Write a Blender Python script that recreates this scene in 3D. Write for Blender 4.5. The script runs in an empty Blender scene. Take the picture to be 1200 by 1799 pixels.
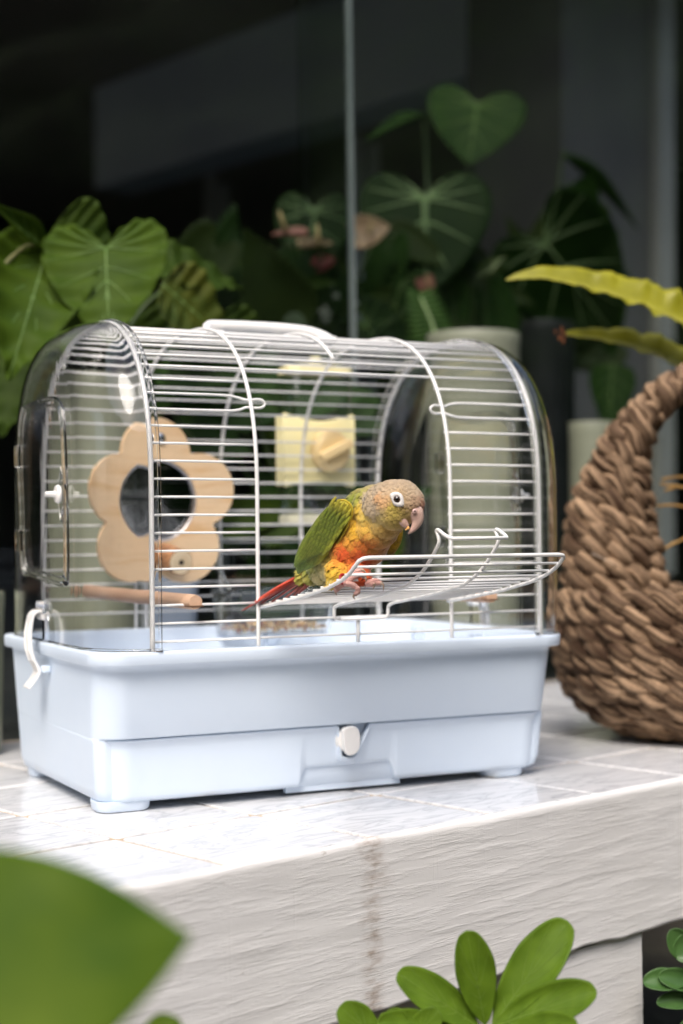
import bpy, bmesh, math, random
from math import sin, cos, pi, radians, sqrt
from mathutils import Vector, Matrix, Quaternion, noise
random.seed(7)
scn = bpy.context.scene
COL = scn.collection

# ------------------------------------------------------------------ camera
FPX = 2704.8                                  # focal length in photo pixels (photo 1200 x 1799)
CC = Vector((-0.3865, -1.2467, 0.2383))
F = Vector((0.4432, 0.8963, 0.0153)).normalized()
R0 = Vector((0.8964, -0.4431, -0.0096))
R = (R0 - F * R0.dot(F)).normalized()
U = R.cross(F)
cam_d = bpy.data.cameras.new('camera'); cam = bpy.data.objects.new('camera', cam_d); COL.objects.link(cam)
cam.matrix_world = Matrix((( R.x, U.x, -F.x, CC.x), (R.y, U.y, -F.y, CC.y), (R.z, U.z, -F.z, CC.z), (0, 0, 0, 1)))
cam_d.sensor_fit = 'VERTICAL'; cam_d.sensor_height = 36.0
cam_d.lens = 36.0 * FPX / 1799.0
cam_d.clip_start = 0.05; cam_d.clip_end = 400
cam_d.dof.use_dof = True; cam_d.dof.focus_distance = 1.255; cam_d.dof.aperture_fstop = 3.6
scn.camera = cam

# ------------------------------------------------------------------ light
SUN_DIR = (-F * 0.80 - R * 0.18 + Vector((0, 0, 1)) * 1.0).normalized()     # towards the sun
wd = bpy.data.worlds.new('World'); scn.world = wd; wd.use_nodes = True
wn = wd.node_tree; bg = wn.nodes['Background']
sky = wn.nodes.new('ShaderNodeTexSky'); sky.sky_type = 'NISHITA'; sky.sun_disc = False
sky.sun_elevation = math.asin(SUN_DIR.z); sky.sun_rotation = math.atan2(SUN_DIR.x, SUN_DIR.y)
sky.air_density = 1.0; sky.dust_density = 4.0; sky.ozone_density = 0.6
wn.links.new(sky.outputs[0], bg.inputs[0]); bg.inputs[1].default_value = 0.15
sd = bpy.data.lights.new('sun', 'SUN'); sun = bpy.data.objects.new('sun', sd); COL.objects.link(sun)
sd.energy = 1.5; sd.angle = radians(32); sd.color = (1.0, 0.965, 0.91)
sun.rotation_euler = SUN_DIR.to_track_quat('Z', 'Y').to_euler(); sun.location = (0, -1, 4)
vs = scn.view_settings; vs.view_transform = 'Standard'; vs.look = 'None'; vs.gamma = 1.0; vs.exposure = 0.74
try: vs.use_curve_mapping = False
except Exception: pass
scn.render.engine = 'CYCLES'
cy = scn.cycles
cy.use_denoising = True
try: cy.denoiser = 'OPENIMAGEDENOISE'
except Exception: pass
cy.max_bounces = 14; cy.transmission_bounces = 14; cy.glossy_bounces = 6; cy.diffuse_bounces = 4; cy.transparent_max_bounces = 24
cy.sample_clamp_indirect = 6.0; cy.blur_glossy = 0.3

# ------------------------------------------------------------------ pixel -> place
def ray(u, v): return F + R * ((u - 600) / FPX) - U * ((v - 899.5) / FPX)
def at(u, v, dep): return CC + ray(u, v) * dep
def onx(u, v, x): d = ray(u, v); return CC + d * ((x - CC.x) / d.x)
def ony(u, v, y): d = ray(u, v); return CC + d * ((y - CC.y) / d.y)
def onz(u, v, z=0.0): d = ray(u, v); return CC + d * ((z - CC.z) / d.z)
BA = 0.287; BE = Vector((cos(BA), sin(BA), 0)); BQ = Vector((-sin(BA), cos(BA), 0)); BO = Vector((0.0358, -0.2058, 0))
def bw(s, v, z=0.0): return BO + BE * s + BQ * v + Vector((0, 0, z))          # bench frame: along, behind, up
def onv(u, w, v):
    d = ray(u, w); return CC + d * ((v - (CC - BO).dot(BQ)) / d.dot(BQ))
def depth_of(p): return (Vector(p) - CC).dot(F)
def pxm(dep): return dep / FPX                                                # metres in a photo pixel

# ------------------------------------------------------------------ materials
MATS = {}
def new_mat(name):
    m = bpy.data.materials.new(name); m.use_nodes = True; nt = m.node_tree
    return m, nt, nt.nodes['Principled BSDF'], nt.nodes['Material Output']
def N(nt, typ, **kw):
    n = nt.nodes.new(typ)
    for k, v in kw.items():
        if k in n.inputs: n.inputs[k].default_value = v
        else: setattr(n, k, v)
    return n
def ramp(nt, fac, stops):
    r = nt.nodes.new('ShaderNodeValToRGB'); el = r.color_ramp.elements
    while len(el) < len(stops): el.new(0.5)
    for e, (p, c) in zip(el, stops): e.position = p; e.color = (*c, 1) if len(c) == 3 else c
    nt.links.new(fac, r.inputs[0]); return r
def coords(nt, scale=(1, 1, 1), rot=(0, 0, 0), kind='Object'):
    tc = nt.nodes.new('ShaderNodeTexCoord'); mp = nt.nodes.new('ShaderNodeMapping')
    mp.inputs['Scale'].default_value = scale; mp.inputs['Rotation'].default_value = rot
    nt.links.new(tc.outputs[kind], mp.inputs[0]); return mp.outputs[0]
def noisy(name, c1, c2, scale=20, rough=0.5, bump=0.0, bscale=None, stretch=(1, 1, 1), rot=(0, 0, 0), detail=5, spec=0.5, metal=0.0, r2=None, dist=0.002, lo=0.35, hi=0.65):
    m, nt, b, o = new_mat(name)
    co = coords(nt, stretch, rot)
    n = N(nt, 'ShaderNodeTexNoise', Scale=scale, Detail=detail); nt.links.new(co, n.inputs['Vector'])
    r = ramp(nt, n.outputs[0], [(lo, c1), (hi, c2)]); nt.links.new(r.outputs[0], b.inputs['Base Color'])
    b.inputs['Roughness'].default_value = rough; b.inputs['Metallic'].default_value = metal
    b.inputs['Specular IOR Level'].default_value = spec
    if r2 is not None:
        rr = ramp(nt, n.outputs[0], [(0.3, (rough,) * 3), (0.7, (r2,) * 3)]); nt.links.new(rr.outputs[0], b.inputs['Roughness'])
    if bump:
        n2 = N(nt, 'ShaderNodeTexNoise', Scale=bscale or scale * 3, Detail=4); nt.links.new(co, n2.inputs['Vector'])
        bp = N(nt, 'ShaderNodeBump', Strength=bump, Distance=dist); nt.links.new(n2.outputs[0], bp.inputs['Height'])
        nt.links.new(bp.outputs[0], b.inputs['Normal'])
    return m
def clear(name, tint=(1, 1, 1), ior=1.47, rough=0.0, wob=0.0, wscale=40):
    m, nt, b, o = new_mat(name)
    b.inputs['Base Color'].default_value = (*tint, 1); b.inputs['Transmission Weight'].default_value = 1
    b.inputs['IOR'].default_value = ior; b.inputs['Roughness'].default_value = rough
    if wob:
        co = coords(nt, (1, 1, .25)); n2 = N(nt, 'ShaderNodeTexNoise', Scale=wscale, Detail=1.5); nt.links.new(co, n2.inputs['Vector'])
        bp = N(nt, 'ShaderNodeBump', Strength=wob, Distance=0.001); nt.links.new(n2.outputs[0], bp.inputs['Height'])
        nt.links.new(bp.outputs[0], b.inputs['Normal'])
    return m
def thin_glass(name, tint):
    m, nt, b, o = new_mat(name); nt.nodes.remove(b)
    t = N(nt, 'ShaderNodeBsdfTransparent'); t.inputs[0].default_value = (*tint, 1)
    g = N(nt, 'ShaderNodeBsdfGlossy', Roughness=0.015); fr = N(nt, 'ShaderNodeFresnel', IOR=1.5)
    ge = N(nt, 'ShaderNodeNewGeometry'); ir = N(nt, 'ShaderNodeMapRange'); ir.inputs[3].default_value = 1.5; ir.inputs[4].default_value = 1 / 1.5; nt.links.new(ge.outputs['Backfacing'], ir.inputs[0]); nt.links.new(ir.outputs[0], fr.inputs[0])
    mx = N(nt, 'ShaderNodeMixShader'); nt.links.new(fr.outputs[0], mx.inputs[0]); nt.links.new(t.outputs[0], mx.inputs[1]); nt.links.new(g.outputs[0], mx.inputs[2])
    nt.links.new(mx.outputs[0], o.inputs[0]); return m
def leafmat(name, c1, c2, rough=0.42, trans=0.25, scale=60, spec=0.45, streak=None):
    m, nt, b, o = new_mat(name)
    co = coords(nt, (1, 1, 1))
    n = N(nt, 'ShaderNodeTexNoise', Scale=scale, Detail=4); nt.links.new(co, n.inputs['Vector'])
    r = ramp(nt, n.outputs[0], [(0.3, c1), (0.7, c2)]); nt.links.new(r.outputs[0], b.inputs['Base Color'])
    b.inputs['Roughness'].default_value = rough; b.inputs['Specular IOR Level'].default_value = spec
    n2 = N(nt, 'ShaderNodeTexNoise', Scale=scale * 6, Detail=3); nt.links.new(co, n2.inputs['Vector'])
    bp = N(nt, 'ShaderNodeBump', Strength=0.15, Distance=0.0006); nt.links.new(n2.outputs[0], bp.inputs['Height']); nt.links.new(bp.outputs[0], b.inputs['Normal'])
    t = N(nt, 'ShaderNodeBsdfTranslucent'); nt.links.new(r.outputs[0], t.inputs[0])
    mx = N(nt, 'ShaderNodeMixShader'); mx.inputs[0].default_value = trans
    nt.links.new(b.outputs[0], mx.inputs[1]); nt.links.new(t.outputs[0], mx.inputs[2]); nt.links.new(mx.outputs[0], o.inputs[0])
    return m
def attr_mat(name, rough=0.7, bump=0.0, bscale=800, sheen=0.0, spec=0.3, vary=0.12):
    m, nt, b, o = new_mat(name)
    a = N(nt, 'ShaderNodeAttribute', attribute_name='plumage')
    co = coords(nt)
    n = N(nt, 'ShaderNodeTexNoise', Scale=bscale, Detail=3); nt.links.new(co, n.inputs['Vector'])
    hs = N(nt, 'ShaderNodeHueSaturation')
    mr = N(nt, 'ShaderNodeMapRange'); mr.inputs[1].default_value = 0.3; mr.inputs[2].default_value = 0.7; mr.inputs[3].default_value = 1 - vary; mr.inputs[4].default_value = 1 + vary
    nt.links.new(n.outputs[0], mr.inputs[0]); nt.links.new(mr.outputs[0], hs.inputs['Value']); nt.links.new(a.outputs['Color'], hs.inputs['Color'])
    nt.links.new(hs.outputs[0], b.inputs['Base Color'])
    b.inputs['Roughness'].default_value = rough; b.inputs['Specular IOR Level'].default_value = spec
    b.inputs['Sheen Weight'].default_value = sheen; b.inputs['Sheen Roughness'].default_value = 0.5
    if bump:
        bp = N(nt, 'ShaderNodeBump', Strength=bump, Distance=0.0006); nt.links.new(n.outputs[0], bp.inputs['Height']); nt.links.new(bp.outputs[0], b.inputs['Normal'])
    return m

# ------------------------------------------------------------------ mesh helpers
class MB:
    def __init__(s): s.v = []; s.f = []; s.col = None
    def add(s, vs, fs):
        o = len(s.v); s.v += [tuple(p) for p in vs]; s.f += [tuple(i + o for i in f) for f in fs]; return o
    def tube(s, path, r, n=8, closed=False, cap=True, flat=None, up=None):
        path = [Vector(p) for p in path]; m = len(path)
        rs = r if isinstance(r, (list, tuple)) else [r] * m
        tang = []
        for i in range(m):
            if closed: t = path[(i + 1) % m] - path[i - 1]
            else: t = path[min(i + 1, m - 1)] - path[max(i - 1, 0)]
            tang.append(t.normalized())
        nrm = Vector(up) if up else Vector((0, 0, 1))
        if abs(nrm.normalized().dot(tang[0])) > 0.95: nrm = Vector((0, 1, 0)) if abs(tang[0].y) < .9 else Vector((1, 0, 0))
        nrm = (nrm - tang[0] * nrm.dot(tang[0])).normalized()
        vs = []
        for i in range(m):
            nrm = nrm - tang[i] * nrm.dot(tang[i])
            nrm.normalize(); b = tang[i].cross(nrm)
            fl = 1 if flat is None else flat
            for k in range(n):
                a = 2 * pi * k / n
                vs.append(path[i] + (nrm * cos(a) * fl + b * sin(a)) * rs[i])
        fs = []
        for i in range(m if closed else m - 1):
            j = (i + 1) % m
            for k in range(n):
                k2 = (k + 1) % n
                fs.append((i * n + k, i * n + k2, j * n + k2, j * n + k))
        if cap and not closed:
            fs.append(tuple(range(n - 1, -1, -1))); fs.append(tuple((m - 1) * n + k for k in range(n)))
        s.add(vs, fs); return s
    def loft(s, loops, cap0=False, cap1=False, wrap=False):
        n = len(loops[0]); vs = [p for l in loops for p in l]; fs = []
        m = len(loops)
        for i in range(m if wrap else m - 1):
            j = (i + 1) % m
            for k in range(n):
                k2 = (k + 1) % n; fs.append((i * n + k, i * n + k2, j * n + k2, j * n + k))
        if cap0: fs.append(tuple(range(n - 1, -1, -1)))
        if cap1: fs.append(tuple((m - 1) * n + k for k in range(n)))
        s.add(vs, fs); return s
    def grid(s, rows):
        n = len(rows[0]); vs = [p for r in rows for p in r]; fs = []
        for i in range(len(rows) - 1):
            for k in range(n - 1): fs.append((i * n + k, i * n + k + 1, (i + 1) * n + k + 1, (i + 1) * n + k))
        s.add(vs, fs); return s
    def box(s, c, size, ax=None):
        ex, ey, ez = ax or (Vector((1, 0, 0)), Vector((0, 1, 0)), Vector((0, 0, 1)))
        c = Vector(c); hx, hy, hz = [q / 2 for q in size]; vs = []
        for z in (-1, 1):
            for y in (-1, 1):
                for x in (-1, 1): vs.append(c + ex * hx * x + ey * hy * y + ez * hz * z)
        s.add(vs, [(0, 2, 3, 1), (4, 5, 7, 6), (0, 1, 5, 4), (2, 6, 7, 3), (0, 4, 6, 2), (1, 3, 7, 5)]); return s
    def lathe(s, prof, c, n=32, axis=None):
        ex, ey, ez = axis or (Vector((1, 0, 0)), Vector((0, 1, 0)), Vector((0, 0, 1)))
        c = Vector(c); loops = []
        for r, z in prof: loops.append([c + ez * z + (ex * cos(2 * pi * k / n) + ey * sin(2 * pi * k / n)) * r for k in range(n)])
        s.loft(loops, cap0=prof[0][0] > 1e-6, cap1=prof[-1][0] > 1e-6); return s
    def sphere(s, c, r, n=14, m=8, ax=None):
        ex, ey, ez = ax or (Vector((1, 0, 0)), Vector((0, 1, 0)), Vector((0, 0, 1)))
        rx, ry, rz = r if isinstance(r, (tuple, list)) else (r, r, r); c = Vector(c); loops = []
        for i in range(m + 1):
            a = -pi / 2 + pi * i / m; rr = max(cos(a), 1e-4)
            loops.append([c + ez * rz * sin(a) + ex * rx * rr * cos(2 * pi * k / n) + ey * ry * rr * sin(2 * pi * k / n) for k in range(n)])
        s.loft(loops, True, True); return s
    def mesh(s, name, mat, smooth=True):
        me = bpy.data.meshes.new(name); me.from_pydata([tuple(p) for p in s.v], [], s.f); me.validate(); 
        bm = bmesh.new(); bm.from_mesh(me); bmesh.ops.recalc_face_normals(bm, faces=bm.faces); bm.to_mesh(me); bm.free()
        if mat: me.materials.append(mat)
        if smooth: me.polygons.foreach_set('use_smooth', [True] * len(me.polygons))
        return me
    def build(s, name, mat, parent=None, smooth=True, sharp=None, bevel=None, solid=None, sub=None):
        o = bpy.data.objects.new(name, s.mesh(name, mat, smooth)); COL.objects.link(o)
        if smooth and sharp: o.data.set_sharp_from_angle(angle=radians(sharp))
        if solid: 
            md = o.modifiers.new('thick', 'SOLIDIFY'); md.thickness = solid; md.offset = 0
        if bevel:
            md = o.modifiers.new('bevel', 'BEVEL'); md.width = bevel[0]; md.segments = bevel[1]; md.limit_method = 'ANGLE'; md.angle_limit = radians(35)
        if sub:
            md = o.modifiers.new('sub', 'SUBSURF'); md.levels = sub; md.render_levels = sub
        if parent is not None: par(o, parent)
        return o
def wmat(o):                                   # world matrix through the parent chain (locations only)
    m = Matrix.LocRotScale(o.location, o.rotation_euler, o.scale)
    if o.parent: return wmat(o.parent) @ o.matrix_parent_inverse @ m
    return m
def par(o, p):
    o.parent = p; o.matrix_parent_inverse = wmat(p).inverted()
def tag(o, label, cat, group=None, kind=None):
    o['label'] = label; o['category'] = cat
    if group: o['group'] = group
    if kind: o['kind'] = kind
    return o
def thing(name, label, cat, loc, group=None):
    o = bpy.data.objects.new(name, None); COL.objects.link(o); o.location = loc; o.empty_display_size = 0.02
    return tag(o, label, cat, group)
def struct(o): o['kind'] = 'structure'; return o
def inst(name, me, loc, parent, rot=None):
    o = bpy.data.objects.new(name, me); COL.objects.link(o); o.location = loc
    if rot is not None: o.rotation_euler = rot
    par(o, parent); return o
def catmull(P, n=6, closed=False):
    P = [Vector(p) for p in P]; m = len(P); out = []
    for i in range(m if closed else m - 1):
        g = lambda k: P[k % m] if closed else P[max(0, min(m - 1, k))]
        a, b, c, d = g(i - 1), g(i), g(i + 1), g(i + 2)
        for k in range(n):
            t = k / n; out.append(0.5 * (2 * b + (c - a) * t + (2 * a - 5 * b + 4 * c - d) * t * t + (3 * b - a - 3 * c + d) * t ** 3))
    if not closed: out.append(P[-1])
    return out
def rrect(x0, x1, y0, y1, r, z, n=8):
    out = []; rb, rf = r if isinstance(r, tuple) else (r, r)
    for cx, cy, a0, r_ in ((x1 - rb, y1 - rb, 0, rb), (x0 + rb, y1 - rb, 90, rb), (x0 + rf, y0 + rf, 180, rf), (x1 - rf, y0 + rf, 270, rf)):
        for k in range(n + 1):
            a = radians(a0 + 90 * k / n); out.append(Vector((cx + r_ * cos(a), cy + r_ * sin(a), z)))
    return out
def extrude_outline(mb, pts, dvec):
    n = len(pts); a = [Vector(p) for p in pts]; b = [p + dvec for p in a]
    fs = [tuple(range(n)), tuple(range(2 * n - 1, n - 1, -1))] + [(i, i + n, (i + 1) % n + n, (i + 1) % n) for i in range(n)]
    mb.add(a + b, fs)

# materials used widely
M = MATS
M['white_wire'] = noisy('white_wire', (.78, .775, .76), (.84, .835, .82), 60, 0.32, spec=0.5)
M['white_plastic'] = noisy('white_plastic', (.80, .79, .77), (.84, .83, .81), 15, 0.35, bump=0.05, bscale=300)
M['blue'] = noisy('tray_blue_plastic', (.675, .775, .90), (.682, .78, .902), 60, 0.36, bump=0.03, bscale=700, spec=0.4, dist=.0004)
M['acrylic'] = clear('clear_acrylic', (.99, .995, .995), 1.36, 0.0, 0.10, 55)
M['clear'] = clear('clear_plastic', (.97, .98, .98), 1.38, 0.01, 0.1, 90)
M['yellow'] = noisy('yellow_plastic', (.86, .78, .42), (.88, .80, .46), 12, 0.4)
M['yellow2'] = noisy('cream_plastic', (.80, .60, .30), (.82, .63, .33), 12, 0.45)
M['metal'] = noisy('steel', (.55, .55, .55), (.65, .65, .65), 40, 0.25, metal=1.0)

# ================================================================== SETTING
GZ = -0.47
g = MB(); n = 60
g.grid([[Vector((-60 + 120 * i / n, -60 + 120 * j / n, GZ + 0.03 * noise.noise(Vector((i * .7, j * .7, 0))) - .03)) for i in range(n + 1)] for j in range(n + 1)])
struct(g.build('ground', noisy('dark_soil', (.035, .03, .022), (.06, .055, .035), 8, 0.9, bump=0.6, bscale=30, dist=.02)))

# --- bench: rendered slab, legs, tiles -------------------------------------------------
T = 0.1431; TH = 0.137
S0, S1 = -6 * T, 9 * T
BD = 0.735
def bench_paint():
    m, nt, b, o = new_mat('white_brushed_paint')
    tc = nt.nodes.new('ShaderNodeTexCoord'); mp = N(nt, 'ShaderNodeMapping')
    c, s = cos(-BA), sin(-BA)
    mp.inputs['Rotation'].default_value = (0, 0, -BA)
    mp.inputs['Location'].default_value = (-(c * BO.x - s * BO.y), -(s * BO.x + c * BO.y), 0)
    nt.links.new(tc.outputs['Object'], mp.inputs[0]); co = mp.outputs[0]
    def strk(scale, st, rot, det=6):
        q = N(nt, 'ShaderNodeMapping'); q.inputs['Scale'].default_value = st; q.inputs['Rotation'].default_value = rot
        nt.links.new(co, q.inputs[0]); nn = N(nt, 'ShaderNodeTexNoise', Scale=scale, Detail=det, Roughness=0.62); nt.links.new(q.outputs[0], nn.inputs['Vector']); return nn.outputs[0]
    def ridge(x, lo, hi):
        return ramp(nt, x, [(lo, (0,) * 3), (hi, (1,) * 3)]).outputs[0]
    a = ridge(strk(150, (.10, 1, 1), (0, radians(5), 0), 5), .48, .66); a2 = ridge(strk(210, (.10, 1, 1), (0, radians(12), 0), 5), .52, .68)
    a3 = ridge(strk(60, (1, 1, .12), (0, radians(20), 0), 3), .62, .72); bl = strk(9, (1, 1, 1), (0, 0, 0), 6); fine = strk(260, (.3, 1, 1), (0, radians(4), 0), 3)
    def mix(x, y, f):
        q = N(nt, 'ShaderNodeMath', operation='MULTIPLY_ADD'); nt.links.new(x, q.inputs[0]); q.inputs[1].default_value = f; nt.links.new(y, q.inputs[2]); return q.outputs[0]
    h = mix(a2, a, 0.8); h = mix(a3, h, 0.3); h = mix(bl, h, 2.5); h = mix(fine, h, 0.4)
    bp = N(nt, 'ShaderNodeBump', Strength=0.42, Distance=0.00055); nt.links.new(h, bp.inputs['Height']); nt.links.new(bp.outputs[0], b.inputs['Normal'])
    # paint colour, faint blotches, a dirty run below a tile joint
    big = strk(5, (1, 1, 1), (0, 0, 0), 3)
    base = ramp(nt, big, [(0.3, (.74, .725, .705)), (0.7, (.79, .78, .77))])
    sx = N(nt, 'ShaderNodeSeparateXYZ'); nt.links.new(co, sx.inputs[0])
    wob = strk(22, (1, 1, 1), (0, 0, 0), 4)
    d0 = N(nt, 'ShaderNodeMath', operation='MULTIPLY_ADD'); nt.links.new(wob, d0.inputs[0]); d0.inputs[1].default_value = 0.05; nt.links.new(sx.outputs[0], d0.inputs[2])
    d1 = N(nt, 'ShaderNodeMath', operation='SUBTRACT'); nt.links.new(d0.outputs[0], d1.inputs[0]); d1.inputs[1].default_value = T + 0.025
    d2 = N(nt, 'ShaderNodeMath', operation='ABSOLUTE'); nt.links.new(d1.outputs[0], d2.inputs[0])
    core = ramp(nt, d2.outputs[0], [(0.0, (1, 1, 1)), (0.018, (0, 0, 0))])
    spk = strk(150, (.3, 1, 1), (0, 0, 0), 5); spr = ramp(nt, spk, [(0.42, (.1,) * 3), (0.66, (1,) * 3)])
    mm = N(nt, 'ShaderNodeMath', operation='MULTIPLY'); nt.links.new(core.outputs[0], mm.inputs[0]); nt.links.new(spr.outputs[0], mm.inputs[1])
    mx = N(nt, 'ShaderNodeMixRGB'); mx.inputs[2].default_value = (.30, .215, .155, 1); nt.links.new(base.outputs[0], mx.inputs[1])
    m2 = N(nt, 'ShaderNodeMath', operation='MULTIPLY'); nt.links.new(mm.outputs[0], m2.inputs[0]); m2.inputs[1].default_value = 0.85; nt.links.new(m2.outputs[0], mx.inputs[0])
    # scattered dark specks and pits
    pit = strk(60, (1, 1, 1), (0, 0, 0), 8); pr = ramp(nt, pit, [(0.66, (0,) * 3), (0.74, (.55,) * 3)])
    mx2 = N(nt, 'ShaderNodeMixRGB'); mx2.inputs[2].default_value = (.25, .19, .14, 1); nt.links.new(mx.outputs[0], mx2.inputs[1]); nt.links.new(pr.outputs[0], mx2.inputs[0])
    nt.links.new(mx2.outputs[0], b.inputs['Base Color']); b.inputs['Roughness'].default_value = 0.55; b.inputs['Specular IOR Level'].default_value = 0.35
    return m
PAINT = bench_paint()
bench = thing('tiled_bench', 'white painted masonry bench topped with glossy marble tiles', 'bench', bw(0.3, 0.35, GZ))
def relief(s, z): 
    a = noise.noise(Vector((s * 9, z * 70, 0))) * .0011 + noise.noise(Vector((s * 30, z * 30, 3))) * .0008 + noise.noise(Vector((s * 5, z * 14, 7))) * .0022
    a += .0009 * max(0, noise.noise(Vector((s * 14 + z * 20, z * 160 - s * 8, 11)))) 
    return a * .30
sl = MB()
NS = 480; prof = []
for k in range(5):                                     # rounded top lip, then the face, then the underside
    a = pi / 2 * k / 4; prof.append((0.006 - .006 * sin(a) , -0.0005 - .006 * (1 - cos(a)), .4 + .15 * k))
for k in range(1, 47): prof.append((0.0, -.0065 - (TH - .0065) * k / 46, 1.0))
prof += [(0.02, -TH - .002, .5), (0.3, -TH, 0), (BD, -TH, 0), (BD, -.012, 0), (.02, -.012, 0)]
rows = []
for (v, z, wgt) in prof:
    row = []
    for i in range(NS + 1):
        s = S0 + (S1 - S0) * i / NS
        zz = z + (0.0035 * noise.noise(Vector((s * 11, 5, 0))) + .002 * noise.noise(Vector((s * 40, 9, 0))) if z <= -TH * .9 and wgt else 0)
        zz += (.0012 * noise.noise(Vector((s * 16, 1, 0))) if z > -.01 and wgt else 0)
        row.append(bw(s, v - relief(s, z) * wgt * 1.3, zz))
    rows.append(row)
sl.grid(rows)
sl.build('slab', PAINT, bench)
def leg(sa, sb, va, vb):
    m = MB(); lev = 60; out = []
    for k in range(lev + 1):
        z = -TH - .001 - (abs(GZ) - TH + .03) * k / lev; loop = []
        for (p, q, cnt) in (((sa, va), (sb, va), 40), ((sb, va), (sb, vb), 24), ((sb, vb), (sa, vb), 6), ((sa, vb), (sa, va), 6)):
            for i in range(cnt):
                t = i / cnt; s = p[0] + (q[0] - p[0]) * t; v = p[1] + (q[1] - p[1]) * t
                w = relief(s + v, z * 1.4) * 1.2
                loop.append(bw(s + (w if p[0] == q[0] else 0), v - (w if p[1] == q[1] else 0), z))
        out.append(loop)
    m.loft(out); m.build('leg', PAINT, bench, smooth=True, sharp=60)
lg0 = (onv(888, 1760, 0.004) - BO).dot(BE); lg1 = (onv(1130, 1720, 0.004) - BO).dot(BE)
leg(lg0, lg1, 0.005, 0.17); leg(lg0 - 0.93, lg1 - 0.93, 0.005, 0.17)
gm = MB(); gm.grid([[bw(S0 + (S1 - S0) * i / 100, .0045 + (BD - .0045) * j / 10, -.0022 + .0006 * noise.noise(Vector((i * .9, j * .9, 2)))) for i in range(101)] for j in range(11)])
gm.build('grout', noisy('cream_grout', (.42, .32, .215), (.57, .46, .33), 60, 0.85, bump=0.4, bscale=300, dist=.001), bench)
def marble():
    m, nt, b, o = new_mat('marble_tile')
    oi = N(nt, 'ShaderNodeObjectInfo'); tc = N(nt, 'ShaderNodeTexCoord')
    ml = N(nt, 'ShaderNodeMath', operation='MULTIPLY'); nt.links.new(oi.outputs['Random'], ml.inputs[0]); ml.inputs[1].default_value = 9
    ad = N(nt, 'ShaderNodeVectorMath', operation='ADD'); nt.links.new(tc.outputs['Object'], ad.inputs[0]); nt.links.new(ml.outputs[0], ad.inputs[1])
    mp = N(nt, 'ShaderNodeMapping'); mp.inputs['Scale'].default_value = (.7, 2.6, 1); mp.inputs['Rotation'].default_value = (0, 0, .35); nt.links.new(ad.outputs[0], mp.inputs[0])
    n = N(nt, 'ShaderNodeTexNoise', Scale=16, Detail=6, Roughness=0.55, Distortion=1.2); nt.links.new(mp.outputs[0], n.inputs['Vector'])
    sb = N(nt, 'ShaderNodeMath', operation='SUBTRACT'); nt.links.new(n.outputs[0], sb.inputs[0]); sb.inputs[1].default_value = .5
    ab = N(nt, 'ShaderNodeMath', operation='ABSOLUTE'); nt.links.new(sb.outputs[0], ab.inputs[0])
    r = ramp(nt, ab.outputs[0], [(0.0, (.54, .55, .57)), (0.02, (.63, .64, .66)), (0.06, (.72, .725, .74)), (0.2, (.745, .75, .76))]); nt.links.new(r.outputs[0], b.inputs['Base Color'])
    b.inputs['Roughness'].default_value = 0.2; b.inputs['Specular IOR Level'].default_value = 0.5
    n2 = N(nt, 'ShaderNodeTexNoise', Scale=16, Detail=2); nt.links.new(mp.outputs[0], n2.inputs['Vector'])
    bp = N(nt, 'ShaderNodeBump', Strength=0.35, Distance=0.002); nt.links.new(n2.outputs[0], bp.inputs['Height']); nt.links.new(bp.outputs[0], b.inputs['Normal'])
    return m
tl = MB(); h = T / 2 - .0028
tl.loft([rrect(-h, h, -h, h, .003, -.008, 2), rrect(-h, h, -h, h, .003, -.0012, 2), rrect(-h + .0004, h - .0004, -h + .0004, h - .0004, .003, -.0004, 2), rrect(-h + .0013, h - .0013, -h + .0013, h - .0013, .003, 0, 2)], True, True)
tme = tl.mesh('tile', marble(), False)
for i in range(-6, 9):
    for j in range(5):
        inst('tile', tme, bw(T * (i + .5), T * (j + .5) + .0015, random.uniform(-.0005, .0003)), bench, (random.uniform(-.003, .003), random.uniform(-.003, .003), BA + random.uniform(-.006, .006)))

# --- the dark room behind the glass ----------------------------------------------------
AX = (BE, BQ, Vector((0, 0, 1)))
GV = 0.825
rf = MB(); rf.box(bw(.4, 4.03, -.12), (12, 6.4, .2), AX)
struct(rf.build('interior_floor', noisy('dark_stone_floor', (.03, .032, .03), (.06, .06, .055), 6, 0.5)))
def slab_thing(name, label, cat, c, size, mat, ax=AX, bev=.004):
    m = MB(); m.box(c, size, ax); return tag(m.build(name, mat, None, smooth=False, bevel=(bev, 2)), label, cat)
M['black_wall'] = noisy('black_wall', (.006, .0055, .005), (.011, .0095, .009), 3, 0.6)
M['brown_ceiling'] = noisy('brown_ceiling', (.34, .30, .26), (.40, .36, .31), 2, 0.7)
M['slate'] = noisy('slate_beam', (.55, .62, .74), (.62, .69, .80), 3, 0.5)
M['grey_pillar'] = noisy('grey_pillar', (.11, .112, .11), (.135, .135, .13), 4, 0.7)
M['alu'] = noisy('aluminium_frame', (.42, .45, .45), (.5, .53, .53), 8, 0.4, metal=0.2)
CZ = 2.1
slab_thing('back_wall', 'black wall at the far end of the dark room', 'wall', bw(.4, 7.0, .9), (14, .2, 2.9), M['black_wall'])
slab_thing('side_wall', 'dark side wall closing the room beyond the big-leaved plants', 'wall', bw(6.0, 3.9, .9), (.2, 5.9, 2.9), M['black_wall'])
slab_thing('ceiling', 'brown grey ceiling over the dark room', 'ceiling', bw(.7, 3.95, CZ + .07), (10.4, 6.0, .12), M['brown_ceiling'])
p1 = at(985, 85, 4.6); p2 = at(165, 325, 6.4); p1.z = p2.z = 0
bd = (p1 - p2).normalized(); bn = Vector((-bd.y, bd.x, 0)); bl_ = (p1 - p2).length
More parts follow.
